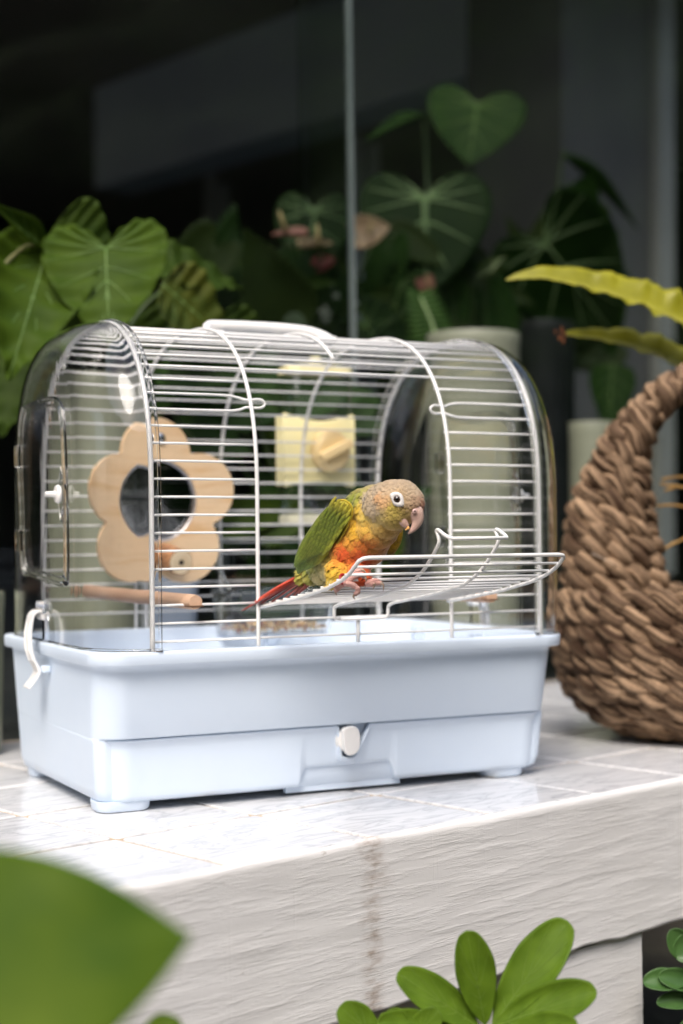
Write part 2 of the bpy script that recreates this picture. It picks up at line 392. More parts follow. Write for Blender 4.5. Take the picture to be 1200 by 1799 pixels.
m = MB(); m.box((p1 + p2) / 2 + bn * .1 + Vector((0, 0, (1.70 + CZ) / 2)), (bl_, .2, CZ - 1.70 + .02), (bd, bn, Vector((0, 0, 1))))
tag(m.build('roof_beam', M['slate'], None, smooth=False, bevel=(.01, 2)), 'slate blue beam under the ceiling of the dark room', 'beam')
def post_px(name, label, cat, px0, px1, y0, y1, v, thick, mat, tilt=0):
    a = onv(px0, y1, v); b = onv(px1, y1, v); c = onv(px1 - tilt, y0, v); d = onv(px0 - tilt, y0, v)
    m = MB(); extrude_outline(m, [a, b, c, d], BQ * thick); return tag(m.build(name, mat, None, smooth=False, bevel=(.002, 2)), label, cat)
post_px('pillar', 'dark grey pillar behind the trailing fern fronds', 'pillar', 988, 1158, -150, 1010, 1.75, .35, M['grey_pillar'])
post_px('pillar_pale_side', 'pale vertical strip forming the paler side of the dark grey pillar', 'pillar_side', 1159, 1186, -150, 1010, 1.72, .05, noisy('pale_pillar_side', (.34, .35, .32), (.40, .41, .38), 6, .5))  # separate pale strip for the pillar's paler side face
for (a, b, y0, y1, v, lab) in ((366, 381, 296, 1000, 5.2, 'grey metal upright far back, the left one of a close pair'), (389, 404, 322, 1000, 5.4, 'grey metal upright far back, the right one of a close pair'),
        (623, 638, 236, 900, 3.6, 'grey metal upright just right of the glass pane edge'), (651, 666, 250, 900, 3.7, 'grey metal upright behind the big heart-shaped leaf'),
        (948, 966, -150, 900, 2.6, 'tall grey metal frame post beside the slate beam end'), (974, 986, -150, 900, 2.5, 'slim grey metal frame post against the dark pillar')):
    post_px('frame_post', lab, 'post', a, b, y0, y1, v, .03, M['alu'])
# glass panes
M['pane'] = thin_glass('window_glass', (.80, .82, .815))
M['pane_edge'] = noisy('glass_edge', (.115, .145, .14), (.16, .19, .185), 5, 0.15)
pa = onv(611, 0, GV); pb = onv(620, 600, GV)
gz0, gz1 = -.02, 1.6
up = (pa - pb) / (pa.z - pb.z)
e0 = pb + up * (gz0 - pb.z); e1 = pb + up * (gz1 - pb.z)
pane = thing('glass_pane', 'frameless sliding glass pane with a greenish polished edge', 'glass pane', e0)
m = MB(); w = 1.5; extrude_outline(m, [e0 - BE * w, e0, e1, e1 - BE * w], BQ * .001); m.build('sheet', M['pane'], pane, smooth=False)
m = MB(); extrude_outline(m, [e0 - BE * .002 + BQ * .0015 - BQ * .005, e0 + BE * .0045 - BQ * .0035, e1 + BE * .0045 - BQ * .0035, e1 - BE * .002 - BQ * .0035], BQ * .009); m.build('edge', M['pane_edge'], pane, smooth=False)
pane2 = thing('glass_pane', 'fixed glass pane in front of the big veined leaves', 'glass pane', e0 + BE * .5 + BQ * .05)
m = MB(); extrude_outline(m, [e0 - BE * .06 + BQ * .05, e0 + BE * 1.7 + BQ * .05, e1 + BE * 1.7 + BQ * .05, e1 - BE * .06 + BQ * .05], BQ * .001); m.build('sheet', M['pane'], pane2, smooth=False)
# window sill strip at the back of the bench
m = MB(); m.box(bw(.2, .783, -.045), (2.4, .090, .06), AX)
tag(m.build('window_sill', noisy('grey_stone_sill', (.16, .165, .15), (.24, .24, .22), 14, .6, bump=.3), None, smooth=False, bevel=(.004, 2)), 'grey stone sill between the tiled bench and the glass', 'sill')
# unseen foliage screen added behind the viewer, shaped to keep sky out of reflections
hc = CC - F * 3.6
rows = []
for j in range(40):
    row = []
    for i in range(120):
        a = -1.6 + 4.42 * i / 119; rad = 3.6 + .45 * noise.fractal(Vector((i * .16, j * .2, 0)), 1, 2, 4)
        dirv = (-F * cos(a) + R * sin(a)); row.append(Vector((CC.x, CC.y, GZ - .05)) + Vector((dirv.x, dirv.y, 0)).normalized() * (rad + .012 * j * j * .12) + Vector((0, 0, 4.3 * j / 39)))
    rows.append(row)
m = MB(); m.grid(rows)
tag(m.build('sky_block_hedge', leafmat('hedge_leaf', (.004, .010, .003), (.022, .045, .010), .7, .1, 9, .1)), 'unseen green foliage screen added behind the viewer to keep sky out of reflections', 'sky_block_hedge')

# ================================================================== BIRD CAGE
W, D = 0.48, 0.34
ZR = 0.141
YF, YB = 0.007, 0.337
YC, HA, Z0, HB, NE = (YF + YB) / 2, (YB - YF) / 2, 0.272, 0.165, 2.5
cage = thing('bird_cage', 'travel bird cage with pale blue tray, clear ends and white wire front', 'bird cage', (W / 2, D / 2, 0))
def arch(off=0.0, zb=ZR, nv=8, na=48, offz=None):
    P = []; offz = off if offz is None else offz
    for k in range(nv): P.append((YF - off, zb + (Z0 - zb) * k / nv))
    for k in range(na + 1):
        a = pi - pi * k / na; c, s = cos(a), sin(a)
        y = (abs(c) ** (2 / NE)) * (1 if c > 0 else -1); z = abs(s) ** (2 / NE)
        P.append((YC + y * (HA + off), Z0 + z * (HB + offz)))
    for k in range(nv - 1, -1, -1): P.append((YB + off, zb + (Z0 - zb) * k / nv))
    return P
def arc_points(step0, step):                     # points along the arch at equal arc length
    P = arch(0, ZR, 20, 400); L = [0]
    for a, b in zip(P, P[1:]): L.append(L[-1] + math.hypot(b[0] - a[0], b[1] - a[1]))
    out = []; s = step0; i = 0
    while s < L[-1] - .004:
        while L[i + 1] < s: i += 1
        t = (s - L[i]) / (L[i + 1] - L[i]); out.append((P[i][0] + (P[i + 1][0] - P[i][0]) * t, P[i][1] + (P[i + 1][1] - P[i][1]) * t)); s += step
    return out
HX = [0.0509 + 0.0985 * k for k in range(5)]
# ---- tray
tray = MB()
def rr(i, j, z, r): return rrect(i, W - i, j, D - j, r, z, 9)
ZS = 0.0645
def rq(i, jf, jb, z, r): return rrect(i, W - i, jf, D - jb, r, z, 9)
tray.loft([rr(.030, .050, .070, .02), rr(.018, .034, .0735, .02), rr(.0125, .0125, .136, .026), rr(.0115, .0115, .1395, .027), rr(.0100, .0100, .1410, .027), rr(.0020, .0020, .1410, .031), rr(.0004, .0004, .1402, .031), rr(0, 0, .1385, .031),
           rr(.0003, .0003, .1305, .031), rr(.0012, .0012, .1292, .031), rr(.005, .009, .1288, .030), rr(.0062, .0125, .1275, .028), rr(.0066, .0135, .122, .028),
           rq(.0090, .0215, .0185, ZS + .002, .030), rq(.00906, .0225, .01858, ZS + .0008, (.030, .029)), rq(.0091, .0250, .0187, ZS + .0002, (.030, .026)), rq(.00915, .0340, .01875, ZS, (.030, .012)), rq(.0094, .0345, .0191, ZS - .004, (.030, .010)), rq(.0118, .0385, .022, .020, (.029, .010)), rq(.0145, .041, .026, .0105, (.027, .010)), rq(.022, .045, .034, .0068, (.02, .010))], True, True)
tr = tray.build('tray', M['blue'], cage, sharp=75)
# inner ledge tabs of the tray
for x, y in ((.43, .10), (.43, .22), (.30, .322), (.16, .322)):
    m = MB(); m.box((x, y, .128), (.012, .010, .020)); m.build('tab', M['blue'], tr, smooth=False, bevel=(.001, 2))
# ---- drawer front
dr = MB()
NX = 120
def fpath(i_x, j_y, r, n=14):                    # plan path: left side -> corner -> front -> corner -> right side
    P = [Vector((i_x, j_y + r + .012, 0))]
    for k in range(n + 1):
        a = pi + (pi / 2) * k / n; P.append(Vector((i_x + r + r * cos(a), j_y + r + r * sin(a), 0)))
    m_ = 260
    for k in range(1, m_): P.append(Vector((i_x + r + (W - 2 * i_x - 2 * r) * k / m_, j_y, 0)))
    for k in range(n + 1):
        a = 1.5 * pi + (pi / 2) * k / n; P.append(Vector((W - i_x - r + r * cos(a), j_y + r + r * sin(a), 0)))
    P.append(Vector((W - i_x, j_y + r + .012, 0)))
    return P
KX = ony(612, 1303, .026).x                      # knob centre
GX0, GX1 = ony(527, 1370, .034).x, ony(694, 1350, .034).x
ZT, ZBt = ZS - .0005, .0088
def top_of(x):                                   # U-shaped bite round the knob
    d = x - KX
    if -.0105 < d < .023:
        if d < -.0085: t = (d + .0105) / .002; return ZT - .026 * t
        if d < .0095: return ZT - .030 + .004 * abs((d - .0005) / .009) ** 3
        return ZT - .026 + .026 * (d - .0095) / .0135
    return ZT
def bot_of(x):
    if GX0 < x < GX1:
        e = min(x - GX0, GX1 - x); return ZBt + .0165 * min(1, e / .006) ** .6
    return ZBt
secs = []
for p in fpath(.0122, .0262, .028):
    zt, zb = top_of(p.x), bot_of(p.x)
    # direction towards the inside of the plan path
    cx = min(max(p.x, .0122 + .028), W - .0122 - .028); cyy = .0262 + .028
    v2 = Vector((cx - p.x, (cyy - p.y) if p.y < cyy else 0, 0)); v2 = v2.normalized() if v2.length > 1e-6 else Vector((0, 1, 0))
    hgt = zt - zb
    prof_ = [(.006, zt), (.0016, zt), (.0003, zt - .0005), (0, zt - .0016), (.0006, zt - .0034), (.0018, zt - .0046)]
    for k in range(1, 9): prof_.append((.0018 + .0055 * k / 9, zt - .0046 - (zt - .0046 - (zb + .006)) * k / 9))
    prof_ += [(.0076, zb + .005), (.0082, zb + .0025), (.0098, zb + .0007), (.013, zb), (.020, zb)]
    secs.append([p + v2 * a + Vector((0, 0, z)) for a, z in prof_])
dr.grid(secs)
drw = dr.build('drawer', M['blue'], cage, sharp=80)
bead = []
for p in fpath(.0122, .0262, .028):
    if p.y < .06: bead.append(p + Vector((0, .0002, top_of(p.x) - .0012)))
m = MB(); m.tube(bead, .0013, 8); m.build('bead', M['blue'], drw)
kb = MB(); kc = Vector((KX, .0265, ZS - .014))
kb.lathe([(.0001, .0022), (.0100, .0022), (.0112, .0014), (.0116, .0002), (.0116, -.006)], kc, 36, (Vector((1, 0, 0)), Vector((0, .12, 1)).normalized(), Vector((0, -1, .12)).normalized()))
out_ = [(-.0078, 0.004), (-.0072, .010), (-.002, .0118), (.004, .0112), (.0072, .006), (.0078, -.002), (.006, -.0095), (.001, -.0130), (-.004, -.0125), (-.0072, -.006)]
extrude_outline(kb, [kc + Vector((q.x * 1.12, -.0030, q.y * 1.05)) for q in catmull([(a, b, 0) for a, b in out_], 4, True)], Vector((0, -.0055, 0)))
kb.build('knob', M['white_plastic'], drw, sharp=40, bevel=(.0012, 3))
# recess behind the finger grip
m = MB(); m.box(((GX0 + GX1) / 2, .046, .020), (GX1 - GX0 + .02, .006, .034)); m.build('grip_recess', M['blue'], drw, smooth=False)
# ---- feet
for x0, x1, y0, y1 in ((.0135, .063, .038, .075), (W - .074, W - .030, .038, .075), (.016, .06, D - .075, D - .045), (W - .06, W - .016, D - .075, D - .045)):
    m = MB(); m.loft([rrect(x0 + .002, x1 - .002, y0 + .002, y1 - .002, .012, 0.0002, 5), rrect(x0 + .0006, x1 - .0006, y0 + .0006, y1 - .0006, .012, .002, 5), rrect(x0, x1, y0, y1, .012, .0095, 5)], True, True)
    m.build('foot', M['blue'], cage, sharp=60)
# ---- hoops
hoop_r = .0018
def hoop_path(x, pts, off=.0026): return [Vector((x, y, z)) for y, z in pts]
full = arch(.0024, ZR - .004, 12, 64)
for k in range(5):
    m = MB()
    pts = full
    if k == 2: pts = [q for i, q in enumerate(full) if not (q[0] < YC and q[1] < .402)]
    m.tube(hoop_path(HX[k], pts), hoop_r if k not in (0, 4) else .0023, 10)
    m.build('hoop', M['white_wire'], cage)
m = MB(); m.tube([(HX[2], YF - .0024, ZR - .004), (HX[2], YF - .0024, .1655)], hoop_r, 10); m.build('upright', M['white_wire'], cage)
# ---- horizontal wires
WP = arc_points(.1486 - ZR, .01555)
wr = .00106
def wire_mesh(nm, L):
    m = MB(); m.tube([(-L / 2, 0, 0), (-L / 6, 0, 0.0001), (L / 6, 0, -.0001), (L / 2, 0, 0)], wr, 8); return m.mesh(nm, M['white_wire'])
xa, xb = HX[0] - .001, HX[4] + .001
w_full = wire_mesh('wire', xb - xa); w_l = wire_mesh('wire', HX[1] - xa + .0012); w_r = wire_mesh('wire', xb - HX[3] + .0012)
for k, (y, z) in enumerate(WP):
    if 2 <= k <= 15:
        if k in (13, 14): continue
        inst('wire', w_l, ((xa + HX[1] + .0012) / 2, y, z), cage); inst('wire', w_r, ((xb + HX[3] - .0012) / 2, y, z), cage)
    else: inst('wire', w_full, ((xa + xb) / 2, y, z), cage)
(y3, z3), (y4, z4) = WP[13], WP[14]; ym, zm = (y3 + y4) / 2, (z3 + z4) / 2
def loop_path(x0, xj, sg):
    P = [(x0, y4, z4), (xj - sg * .028, y4, z4), (xj - sg * .012, y4 - .0005, z4 - .0015), (xj - sg * .003, ym - .001, zm + .0032), (xj + sg * .009, ym - .003, zm + .0038), (xj + sg * .0135, ym - .0035, zm), (xj + sg * .009, ym - .003, zm - .0038), (xj - sg * .003, ym - .001, zm - .0034), (xj - sg * .012, y3 - .0005, z3 + .001), (xj - sg * .028, y3, z3), (x0, y3, z3)]
    return catmull(P, 5)
m = MB(); m.tube(loop_path(xa, HX[1], 1), wr * 1.1, 8); m.build('latch_loop', M['white_wire'], cage)
m = MB(); m.tube(loop_path(xb, HX[3], -1), wr * 1.1, 8); m.build('latch_loop', M['white_wire'], cage)
# ---- lowered wire door
def door_yz(t):                                   # t = distance outwards from the hinge
    P = [(0.004, .1760), (-.04, .1815), (-.09, .1885), (-.135, .1968), (-.160, .2035), (-.176, .2105), (-.187, .2185)]
    L = [0]
    for a, b in zip(P, P[1:]): L.append(L[-1] + math.hypot(b[0] - a[0], b[1] - a[1]))
    t = max(0, min(L[-1], t)); i = 0
    while i < len(P) - 2 and L[i + 1] < t: i += 1
    q = (t - L[i]) / (L[i + 1] - L[i]); return (P[i][0] + (P[i + 1][0] - P[i][0]) * q, P[i][1] + (P[i + 1][1] - P[i][1]) * q), L[-1]
DL = door_yz(9)[1]
DX0, DX1 = .1515, .3425
door = MB()
side = [door_yz(DL * k / 24)[0] for k in range(25)]
pl = [Vector((DX0, y, z)) for y, z in side]; pr_ = [Vector((DX1, y, z)) for y, z in side]
c0, c1 = pl[-1], pr_[-1]; ddir = (pl[-1] - pl[-2]).normalized()
path = pl[:-1] + [c0 + Vector((.0006, 0, 0)), c0 + ddir * .003 + Vector((.003, 0, 0))] + [c0 + ddir * .0042 + Vector((.008, 0, 0)), c1 + ddir * .0042 - Vector((.008, 0, 0)), c1 + ddir * .003 - Vector((.003, 0, 0)), c1 - Vector((.0006, 0, 0))] + pr_[:-1][::-1]
door.tube(path, .00165, 10)
dob = door.build('door', M['white_wire'], cage)
bar_me = MB().tube([(-(DX1 - DX0) / 2, 0, 0), ((DX1 - DX0) / 2, 0, 0)], .00112, 8).mesh('bar', M['white_wire'])
NB = 13
for k in range(NB):
    (y, z), _ = door_yz(.004 + (DL - .016) * k / (NB - 1)); inst('bar', bar_me, ((DX0 + DX1) / 2, y, z + .0022), dob)
LX0, LX1 = .222, .277
def latch_leg(x):
    P = [Vector((x, .001, .1655)), Vector((x, .0005, .1715)), Vector((x, -.002, .1745))]
    for k in range(1, 15):
        (y, z), _ = door_yz(.008 + .132 * k / 14); P.append(Vector((x, y, z - .0008)))
    P += [Vector((x, -.162, .2085)), Vector((x, -.178, .2205)), Vector((x, -.187, .2290)), Vector((x, -.1895, .2335)), Vector((x, -.1875, .2385)), Vector((x, -.1855, .2410)), Vector((x, -.1885, .2420)), Vector((x, -.199, .2378)), Vector((x, -.206, .2352))]
    return P
la, lb = latch_leg(LX0), latch_leg(LX1)
la[-1].x += .002; lb[-1].x -= .002
loopp = catmull(la, 3) + catmull(lb[::-1], 3)
m = MB(); m.tube([Vector((LX0 + .006, .0012, .1628)), Vector((LX0 + .002, .0012, .1632))] + loopp + [Vector((LX1 - .002, .0012, .1632)), Vector((LX1 - .006, .0012, .1628)), Vector((LX0 + .006, .0012, .1628))], .00150, 10)
m.build('latch', M['white_wire'], dob)
# ---- carry handle
ha, hb = ony(361, 592, YC).x, ony(577, 604, YC).x; ht = Z0 + HB
m = MB(); P = [(ha + .004, YC - .008, ht - .002), (ha, YC - .006, ht + .004), (ha + .003, YC, ht + .0085), (ha + .014, YC + .003, ht + .0108), ((ha + hb) / 2, YC + .005, ht + .0118), (hb - .03, YC + .003, ht + .0105), (hb - .014, YC, ht + .0075), (hb - .003, YC - .005, ht + .002), (hb + .001, YC - .008, ht - .003)]
m.tube(catmull(P, 6), .0058, 12, flat=.72, up=(0, 0, 1)); m.build('carry_handle', M['white_plastic'], cage)
for x in (ha + .006, hb - .006):
    m = MB(); m.box((x, YC - .004, ht + .001), (.012, .034, .005)); m.build('handle_mount', M['white_plastic'], cage, smooth=False, bevel=(.0015, 2))
# ---- clear end caps
def inset_arch(off, zb):
    P = arch(off, zb, 8, 60); return P
def cap(sgn):
    xw = .0045 if sgn < 0 else .0022; xe = HX[0] + .0075                 # end wall, open edge (left cap)
    X = (lambda x: x) if sgn < 0 else (lambda x: W - x)
    xs = xe if sgn < 0 else W - (HX[4] - .0075)
    rings = []; fx, fy, fz_ = (.0445, .066, .036) if sgn < 0 else (.026, .030, .028)
    rings.append((xs, .0068, .0068)); rings.append((xs - .003, .0070, .0070)); rings.append((xs - .0045, .0056, .0056)); rings.append((xs - .0085, .0054, .0054)); rings.append((xs - .0095, .0046, .0046))
    for k in range(0, 15):
        a = pi / 2 * k / 14; rings.append((xw + fx * (1 - sin(a)), .0044 - fy * (1 - cos(a)), .0044 - fz_ * (1 - cos(a))))
    zb = ZR + .0006
    loops = [[Vector((X(x), y, z)) for y, z in arch(o, zb, 8, 60, oz)] for x, o, oz in rings]
    last = rings[-1][1]
    for q in (.8, .55, .3, .1):
        loops.append([Vector((X(xw - .0004), YC + (y - YC) * q, zb + (z - zb) * (q if z > zb + 1e-6 else q))) for y, z in arch(last, zb, 8, 60, rings[-1][2])])
    m = MB()
    n = len(loops[0]); vs = [p for l in loops for p in l]; fs = []
    for i in range(len(loops) - 1):
        for k in range(n - 1): fs.append((i * n + k, i * n + k + 1, (i + 1) * n + k + 1, (i + 1) * n + k))
    m.add(vs, fs)
    o = m.build('end_cap', M['acrylic'], cage)
    md = o.modifiers.new('thick', 'SOLIDIFY'); md.thickness = .0022; md.offset = -1
    md = o.modifiers.new('split', 'EDGE_SPLIT'); md.split_angle = radians(38)
    # foot flange of the cap on the tray rim
    fl = MB(); base = [Vector((X(x), y, zb)) for x, off, _z in rings for y in (YF - off,)]
    bk = [Vector((X(x), YB + off, zb)) for x, off, _z in rings]
    fp = base + bk[::-1]
    fl.tube([p + Vector((0, 0, .0002)) for p in fp], .0016, 8); fl.build('flange', M['acrylic'], o)
    # hinged side door in the end wall
    q = [onx(*t_, xw - .001) for t_ in ((40, 728), (52, 714), (88, 702), (102, 708), (108, 728), (112, 790), (115, 900), (116, 1012), (112, 1024), (100, 1024), (55, 1008), (42, 998), (39, 900), (36, 800))]
    yz = [(.092 + (p.y - min(t_.y for t_ in q)) / (max(t_.y for t_ in q) - min(t_.y for t_ in q)) * .160, min(p.z, .392)) for p in q]
    P = catmull([Vector((X(xw - .0026), y, z)) for y, z in yz], 5, True)
    m = MB(); m.tube(P, .0024, 10, closed=True); sd_ = m.build('side_door', M['acrylic'], o)
    cy_, cz_ = sum(y for y, z in yz) / len(yz), sum(z for y, z in yz) / len(yz)
    P2 = [Vector((X(xw - .0026), cy_ + (p.y - cy_) * .9, cz_ + (p.z - cz_) * .93)) for p in P]
    m = MB(); m.tube(P2, .0012, 8, closed=True); m.build('door_bead', M['acrylic'], o)
    for (u_, v_) in ((27, 803), (33, 950)):
        h_ = onx(u_, v_, xw - .003); m = MB(); m.box((X(h_.x), .255, h_.z), (.006, .012, .022)); m.build('hinge', M['clear'], o, smooth=False, bevel=(.0015, 2))
    l_ = onx(106, 868, xw - .004); lx = X(l_.x)
    m = MB(); extrude_outline(m, [Vector((lx, l_.y + a, l_.z + b)) for a, b in ((0, .026), (.0085, .008), (.0085, -.008), (0, -.026), (-.0085, -.008), (-.0085, .008))], Vector((.003 * -sgn, 0, 0))); m.build('latch_plate', M['clear'], o, smooth=False, bevel=(.001, 2))
    m = MB(); ex_ = Vector((sgn, 0, 0))
    m.lathe([(.0001, .0005), (.0075, .0005), (.0085, .002), (.0075, .0042), (.0001, .005)], Vector((lx, l_.y, l_.z)), 24, (Vector((0, 1, 0)), Vector((0, 0, 1)), ex_))
    m.tube([Vector((lx, l_.y, l_.z)) + ex_ * .002, Vector((lx, l_.y, l_.z)) + ex_ * .014], [.003, .0022], 10); m.build('latch_knob', M['white_plastic'], o, sharp=50)
    return o
cap(-1); cap(1)
# ---- white clips that hold the caps to the tray
def clip(sgn):
    X = (lambda x: x) if sgn < 0 else (lambda x: W - x)
    yc = onx(58, 1110, -.006).y; hw = .0095
    side_ = [(.0035, .166), (.0005, .1695), (-.0035, .170), (-.0075, .1665), (-.0095, .158), (-.0105, .147), (-.0098, .135), (-.0072, .125), (-.0035, .1175), (-.0028, .1125), (-.0065, .106), (-.0125, .0985)]
    sp = catmull([(x, 0, z) for x, z in side_], 5)
    m = MB(); secs = []
    for i, p in enumerate(sp):
        t = (sp[min(i + 1, len(sp) - 1)] - sp[max(i - 1, 0)]).normalized(); nn = Vector((-t.z, 0, t.x)); th = .0012
        secs.append([Vector((X(p.x + nn.x * th), yc - hw, p.z + nn.z * th)), Vector((X(p.x + nn.x * th), yc + hw, p.z + nn.z * th)), Vector((X(p.x - nn.x * th), yc + hw, p.z - nn.z * th)), Vector((X(p.x - nn.x * th), yc - hw, p.z - nn.z * th))])
    m.loft(secs, True, True)
    for s_ in (-1, 1):
        m.tube([Vector((X(-.0095), yc + s_ * .006, .16)), Vector((X(-.0113), yc + s_ * .006, .15)), Vector((X(-.0113), yc + s_ * .006, .136)), Vector((X(-.0075), yc + s_ * .006, .124))], .0019, 6)
    c = m.build('clip', M['white_plastic'], cage, sharp=50, bevel=(.0006, 2))
    m = MB(); m.tube([Vector((X(.0035), yc - hw, .1650)), Vector((X(.0035), yc + hw, .1650))], .0036, 12); m.build('clip_roll', M['white_plastic'], c)
    m = MB()
    for s_ in (-1, 0, 1): m.tube([Vector((X(.001), yc + s_ * .009 - .004, .168)), Vector((X(.001), yc + s_ * .009, .178)), Vector((X(.001), yc + s_ * .009 + .004, .168))], .0016, 6)
    m.build('clip_hook', M['clear'], c)
    m = MB(); m.box((X(.0025), yc - .012, .1165), (.008, .008, .006)); m.build('clip_stop', M['blue'], c, smooth=False, bevel=(.001, 2))
clip(-1); clip(1)

# ================================================================== THINGS IN THE CAGE
def wood(name, c1, c2, scale=7, stretch=(9, 1.2, 1.2), rot=(0, 0, 0), rough=.6):
    m, nt, b, o = new_mat(name); co = coords(nt, stretch, rot)
    n = N(nt, 'ShaderNodeTexNoise', Scale=scale, Detail=6, Distortion=.6); nt.links.new(co, n.inputs['Vector'])
    n2 = N(nt, 'ShaderNodeTexNoise', Scale=scale * 14, Detail=3); nt.links.new(co, n2.inputs['Vector'])
    r = ramp(nt, n.outputs[0], [(.3, c2), (.48, c1), (.6, tuple(x * .97 for x in c1)), (.75, c2)])
    mx = N(nt, 'ShaderNodeMixRGB', blend_type='MULTIPLY'); mx.inputs[0].default_value = .18; nt.links.new(r.outputs[0], mx.inputs[1]); nt.links.new(n2.outputs[0], mx.inputs[2])
    nt.links.new(mx.outputs[0], b.inputs['Base Color']); b.inputs['Roughness'].default_value = rough; b.inputs['Specular IOR Level'].default_value = .3
    bp = N(nt, 'ShaderNodeBump', Strength=.15, Distance=.0008); nt.links.new(n2.outputs[0], bp.inputs['Height']); nt.links.new(bp.outputs[0], b.inputs['Normal'])
    return m
PINE = wood('pine_board', (.80, .58, .36), (.70, .44, .22), 6, (1.6, 1, 9), (0, .45, 0))
DOWEL = wood('beech_dowel', (.66, .43, .29), (.58, .34, .22), 5, (9, 1.1, 9))
# flower mirror
FY = .318
fc = ony(271, 880, FY); fm = thing('flower_mirror', 'flower-shaped pine board with a round mirror inside the cage', 'mirror toy', fc + Vector((0, FY - fc.y, -.085)))
sc_ = pxm(depth_of(fc))
pet = [((268, 798), 64), ((345, 861), 65), ((320, 960), 64), ((224, 960), 62), ((207, 861), 63)]
pc = [(ony(u_, v_, FY), r_ * sc_) for (u_, v_), r_ in pet]
outl = []
for k in range(200):
    a = 2 * pi * k / 200; d = Vector((cos(a), 0, sin(a))); best = .03
    for c_, r_ in pc:
        w_ = fc - c_; w_ = Vector((w_.x, 0, w_.z)); bq = w_.dot(d); disc = bq * bq - (w_.length_squared - r_ * r_)
        if disc > 0: best = max(best, -bq + sqrt(disc))
    outl.append((a, best))
hr = 73 * sc_
m = MB(); l0, l1, l2, l3 = [], [], [], []
for a, b in outl:
    d = Vector((cos(a), 0, sin(a))); l0.append(fc + d * hr - Vector((0, .011, 0))); l1.append(fc + d * b - Vector((0, .011, 0))); l2.append(fc + d * b); l3.append(fc + d * hr)
m.loft([l0, [p + (q - p) * .985 for p, q in zip(l0, l1)], [q + Vector((0, .001, 0)) for q in l1], l2, l3], wrap=True)
m.build('board', PINE, fm, sharp=40)
m = MB(); m.lathe([(.0001, .0), (hr + .001, 0.0)], fc - Vector((0, .004, 0)), 64, (Vector((1, 0, 0)), Vector((0, -.08, 1)), Vector((0, -1, -.08))))
m.build('mirror', noisy('mirror_glass', (.62, .64, .66), (.66, .68, .70), 20, .06, metal=1.0), fm, smooth=False)
m = MB(); m.tube([fc + Vector((cos(2 * pi * k / 64) * (hr - .0012), -.0085, sin(2 * pi * k / 64) * (hr - .0012))) for k in range(64)], .0016, 8, closed=True); m.build('mirror_ring', noisy('silver_ring', (.5, .5, .52), (.6, .6, .62), 30, .3, metal=.8), fm)
bo = ony(280, 770, FY - .011); m = MB(); m.lathe([(.0001, .0045), (.004, .004), (.0062, .0025), (.0068, 0)], bo, 20, (Vector((1, 0, 0)), Vector((0, 0, 1)), Vector((0, -1, 0)))); m.build('bolt', M['metal'], fm, sharp=50)
lgc = ony(318, 988, FY - .055); lge = ony(285, 975, FY - .011)
BARK = noisy('bark', (.16, .07, .03), (.50, .25, .11), 90, .85, bump=.9, bscale=160, dist=.003)
lg = MB(); pth = [lge + (lgc - lge) * k / 10 for k in range(11)]
lg.tube(pth, [.0135 + .0012 * noise.noise(Vector((k * 1.7, 0, 0))) for k in range(11)], 18); lo_ = lg.build('log_perch', BARK, fm, sharp=50)
ldir = (lgc - lge).normalized(); lx_ = ldir.cross(Vector((0, 0, 1))).normalized()
m = MB(); m.lathe([(.0025, .0008), (.0118, .0008), (.0126, 0.0002)], lgc, 28, (lx_, lx_.cross(ldir), ldir)); m.build('cut_face', noisy('cut_wood', (.66, .50, .30), (.78, .64, .43), 60, .7), lo_, smooth=False)
m = MB(); m.lathe([(.0001, .0013), (.0028, .0013), (.0028, .0002)], lgc, 14, (lx_, lx_.cross(ldir), ldir)); m.build('drill_hole', noisy('dark_hole', (.02, .012, .008), (.03, .02, .012), 30, .9), lo_, smooth=False)
# perches (dowels slotted over the front and back wires)
def perch(u_, v_, lab):
    a = ony(u_, v_, -.007); b = Vector((a.x, YB + .006, a.z)); o = thing('wooden_perch', lab, 'perch', (a + b) / 2, 'dowel perches in the cage')
    m = MB(); m.tube([a, a + (b - a) * .02, a + (b - a) * .5, b], [.0060, .0067, .0067, .0065], 20); d_ = m.build('dowel', DOWEL, o, sharp=50)
    m = MB(); m.box(a + Vector((0, .004, -.0035)), (.014, .0095, .0012)); m.build('slot', noisy('slot_wood', (.10, .05, .03), (.16, .09, .05), 30, .9), d_, smooth=False)
perch(344, 1058, 'round wooden perch below the flower mirror'); perch(864, 1047, 'round wooden perch behind the lowered wire door')
# water bottle clipped outside the back wires
by = .362
b0, b1 = ony(503, 915, by), ony(612, 655, by); bx0, bx1, bz0, bz1 = b0.x, b1.x, b0.z, b1.z
wb = thing('water_bottle', 'clear water bottle in a yellow bracket on the back wires', 'bottle', ((bx0 + bx1) / 2, by, bz0))
def brr(i, z, r=.014, y0=by - .018, y1=by + .028): return rrect(bx0 + i, bx1 - i, y0 + i, y1 - i, r, z, 6)
m = MB(); m.loft([brr(.012, bz0 + .001), brr(.004, bz0 + .003), brr(0, bz0 + .009), brr(0, bz1 - .006), brr(.002, bz1)], True, True); o = m.build('reservoir', M['clear'], wb, sharp=60)
md = o.modifiers.new('thick', 'SOLIDIFY'); md.thickness = .0014; md.offset = -1; md = o.modifiers.new('split', 'EDGE_SPLIT'); md.split_angle = radians(38)
m = MB(); m.loft([brr(-.001, bz1 - .004), brr(-.001, bz1 + .003), brr(.006, bz1 + .007), brr(.020, bz1 + .009)], True, True); m.build('cap', M['yellow'], wb, sharp=60)
m = MB(); m.lathe([(.008, 0), (.008, .006), (.006, .009), (.0001, .0095)], ((bx0 + bx1) / 2, by + .005, bz1 + .008), 20); m.build('cap_knob', M['yellow'], wb, sharp=60)
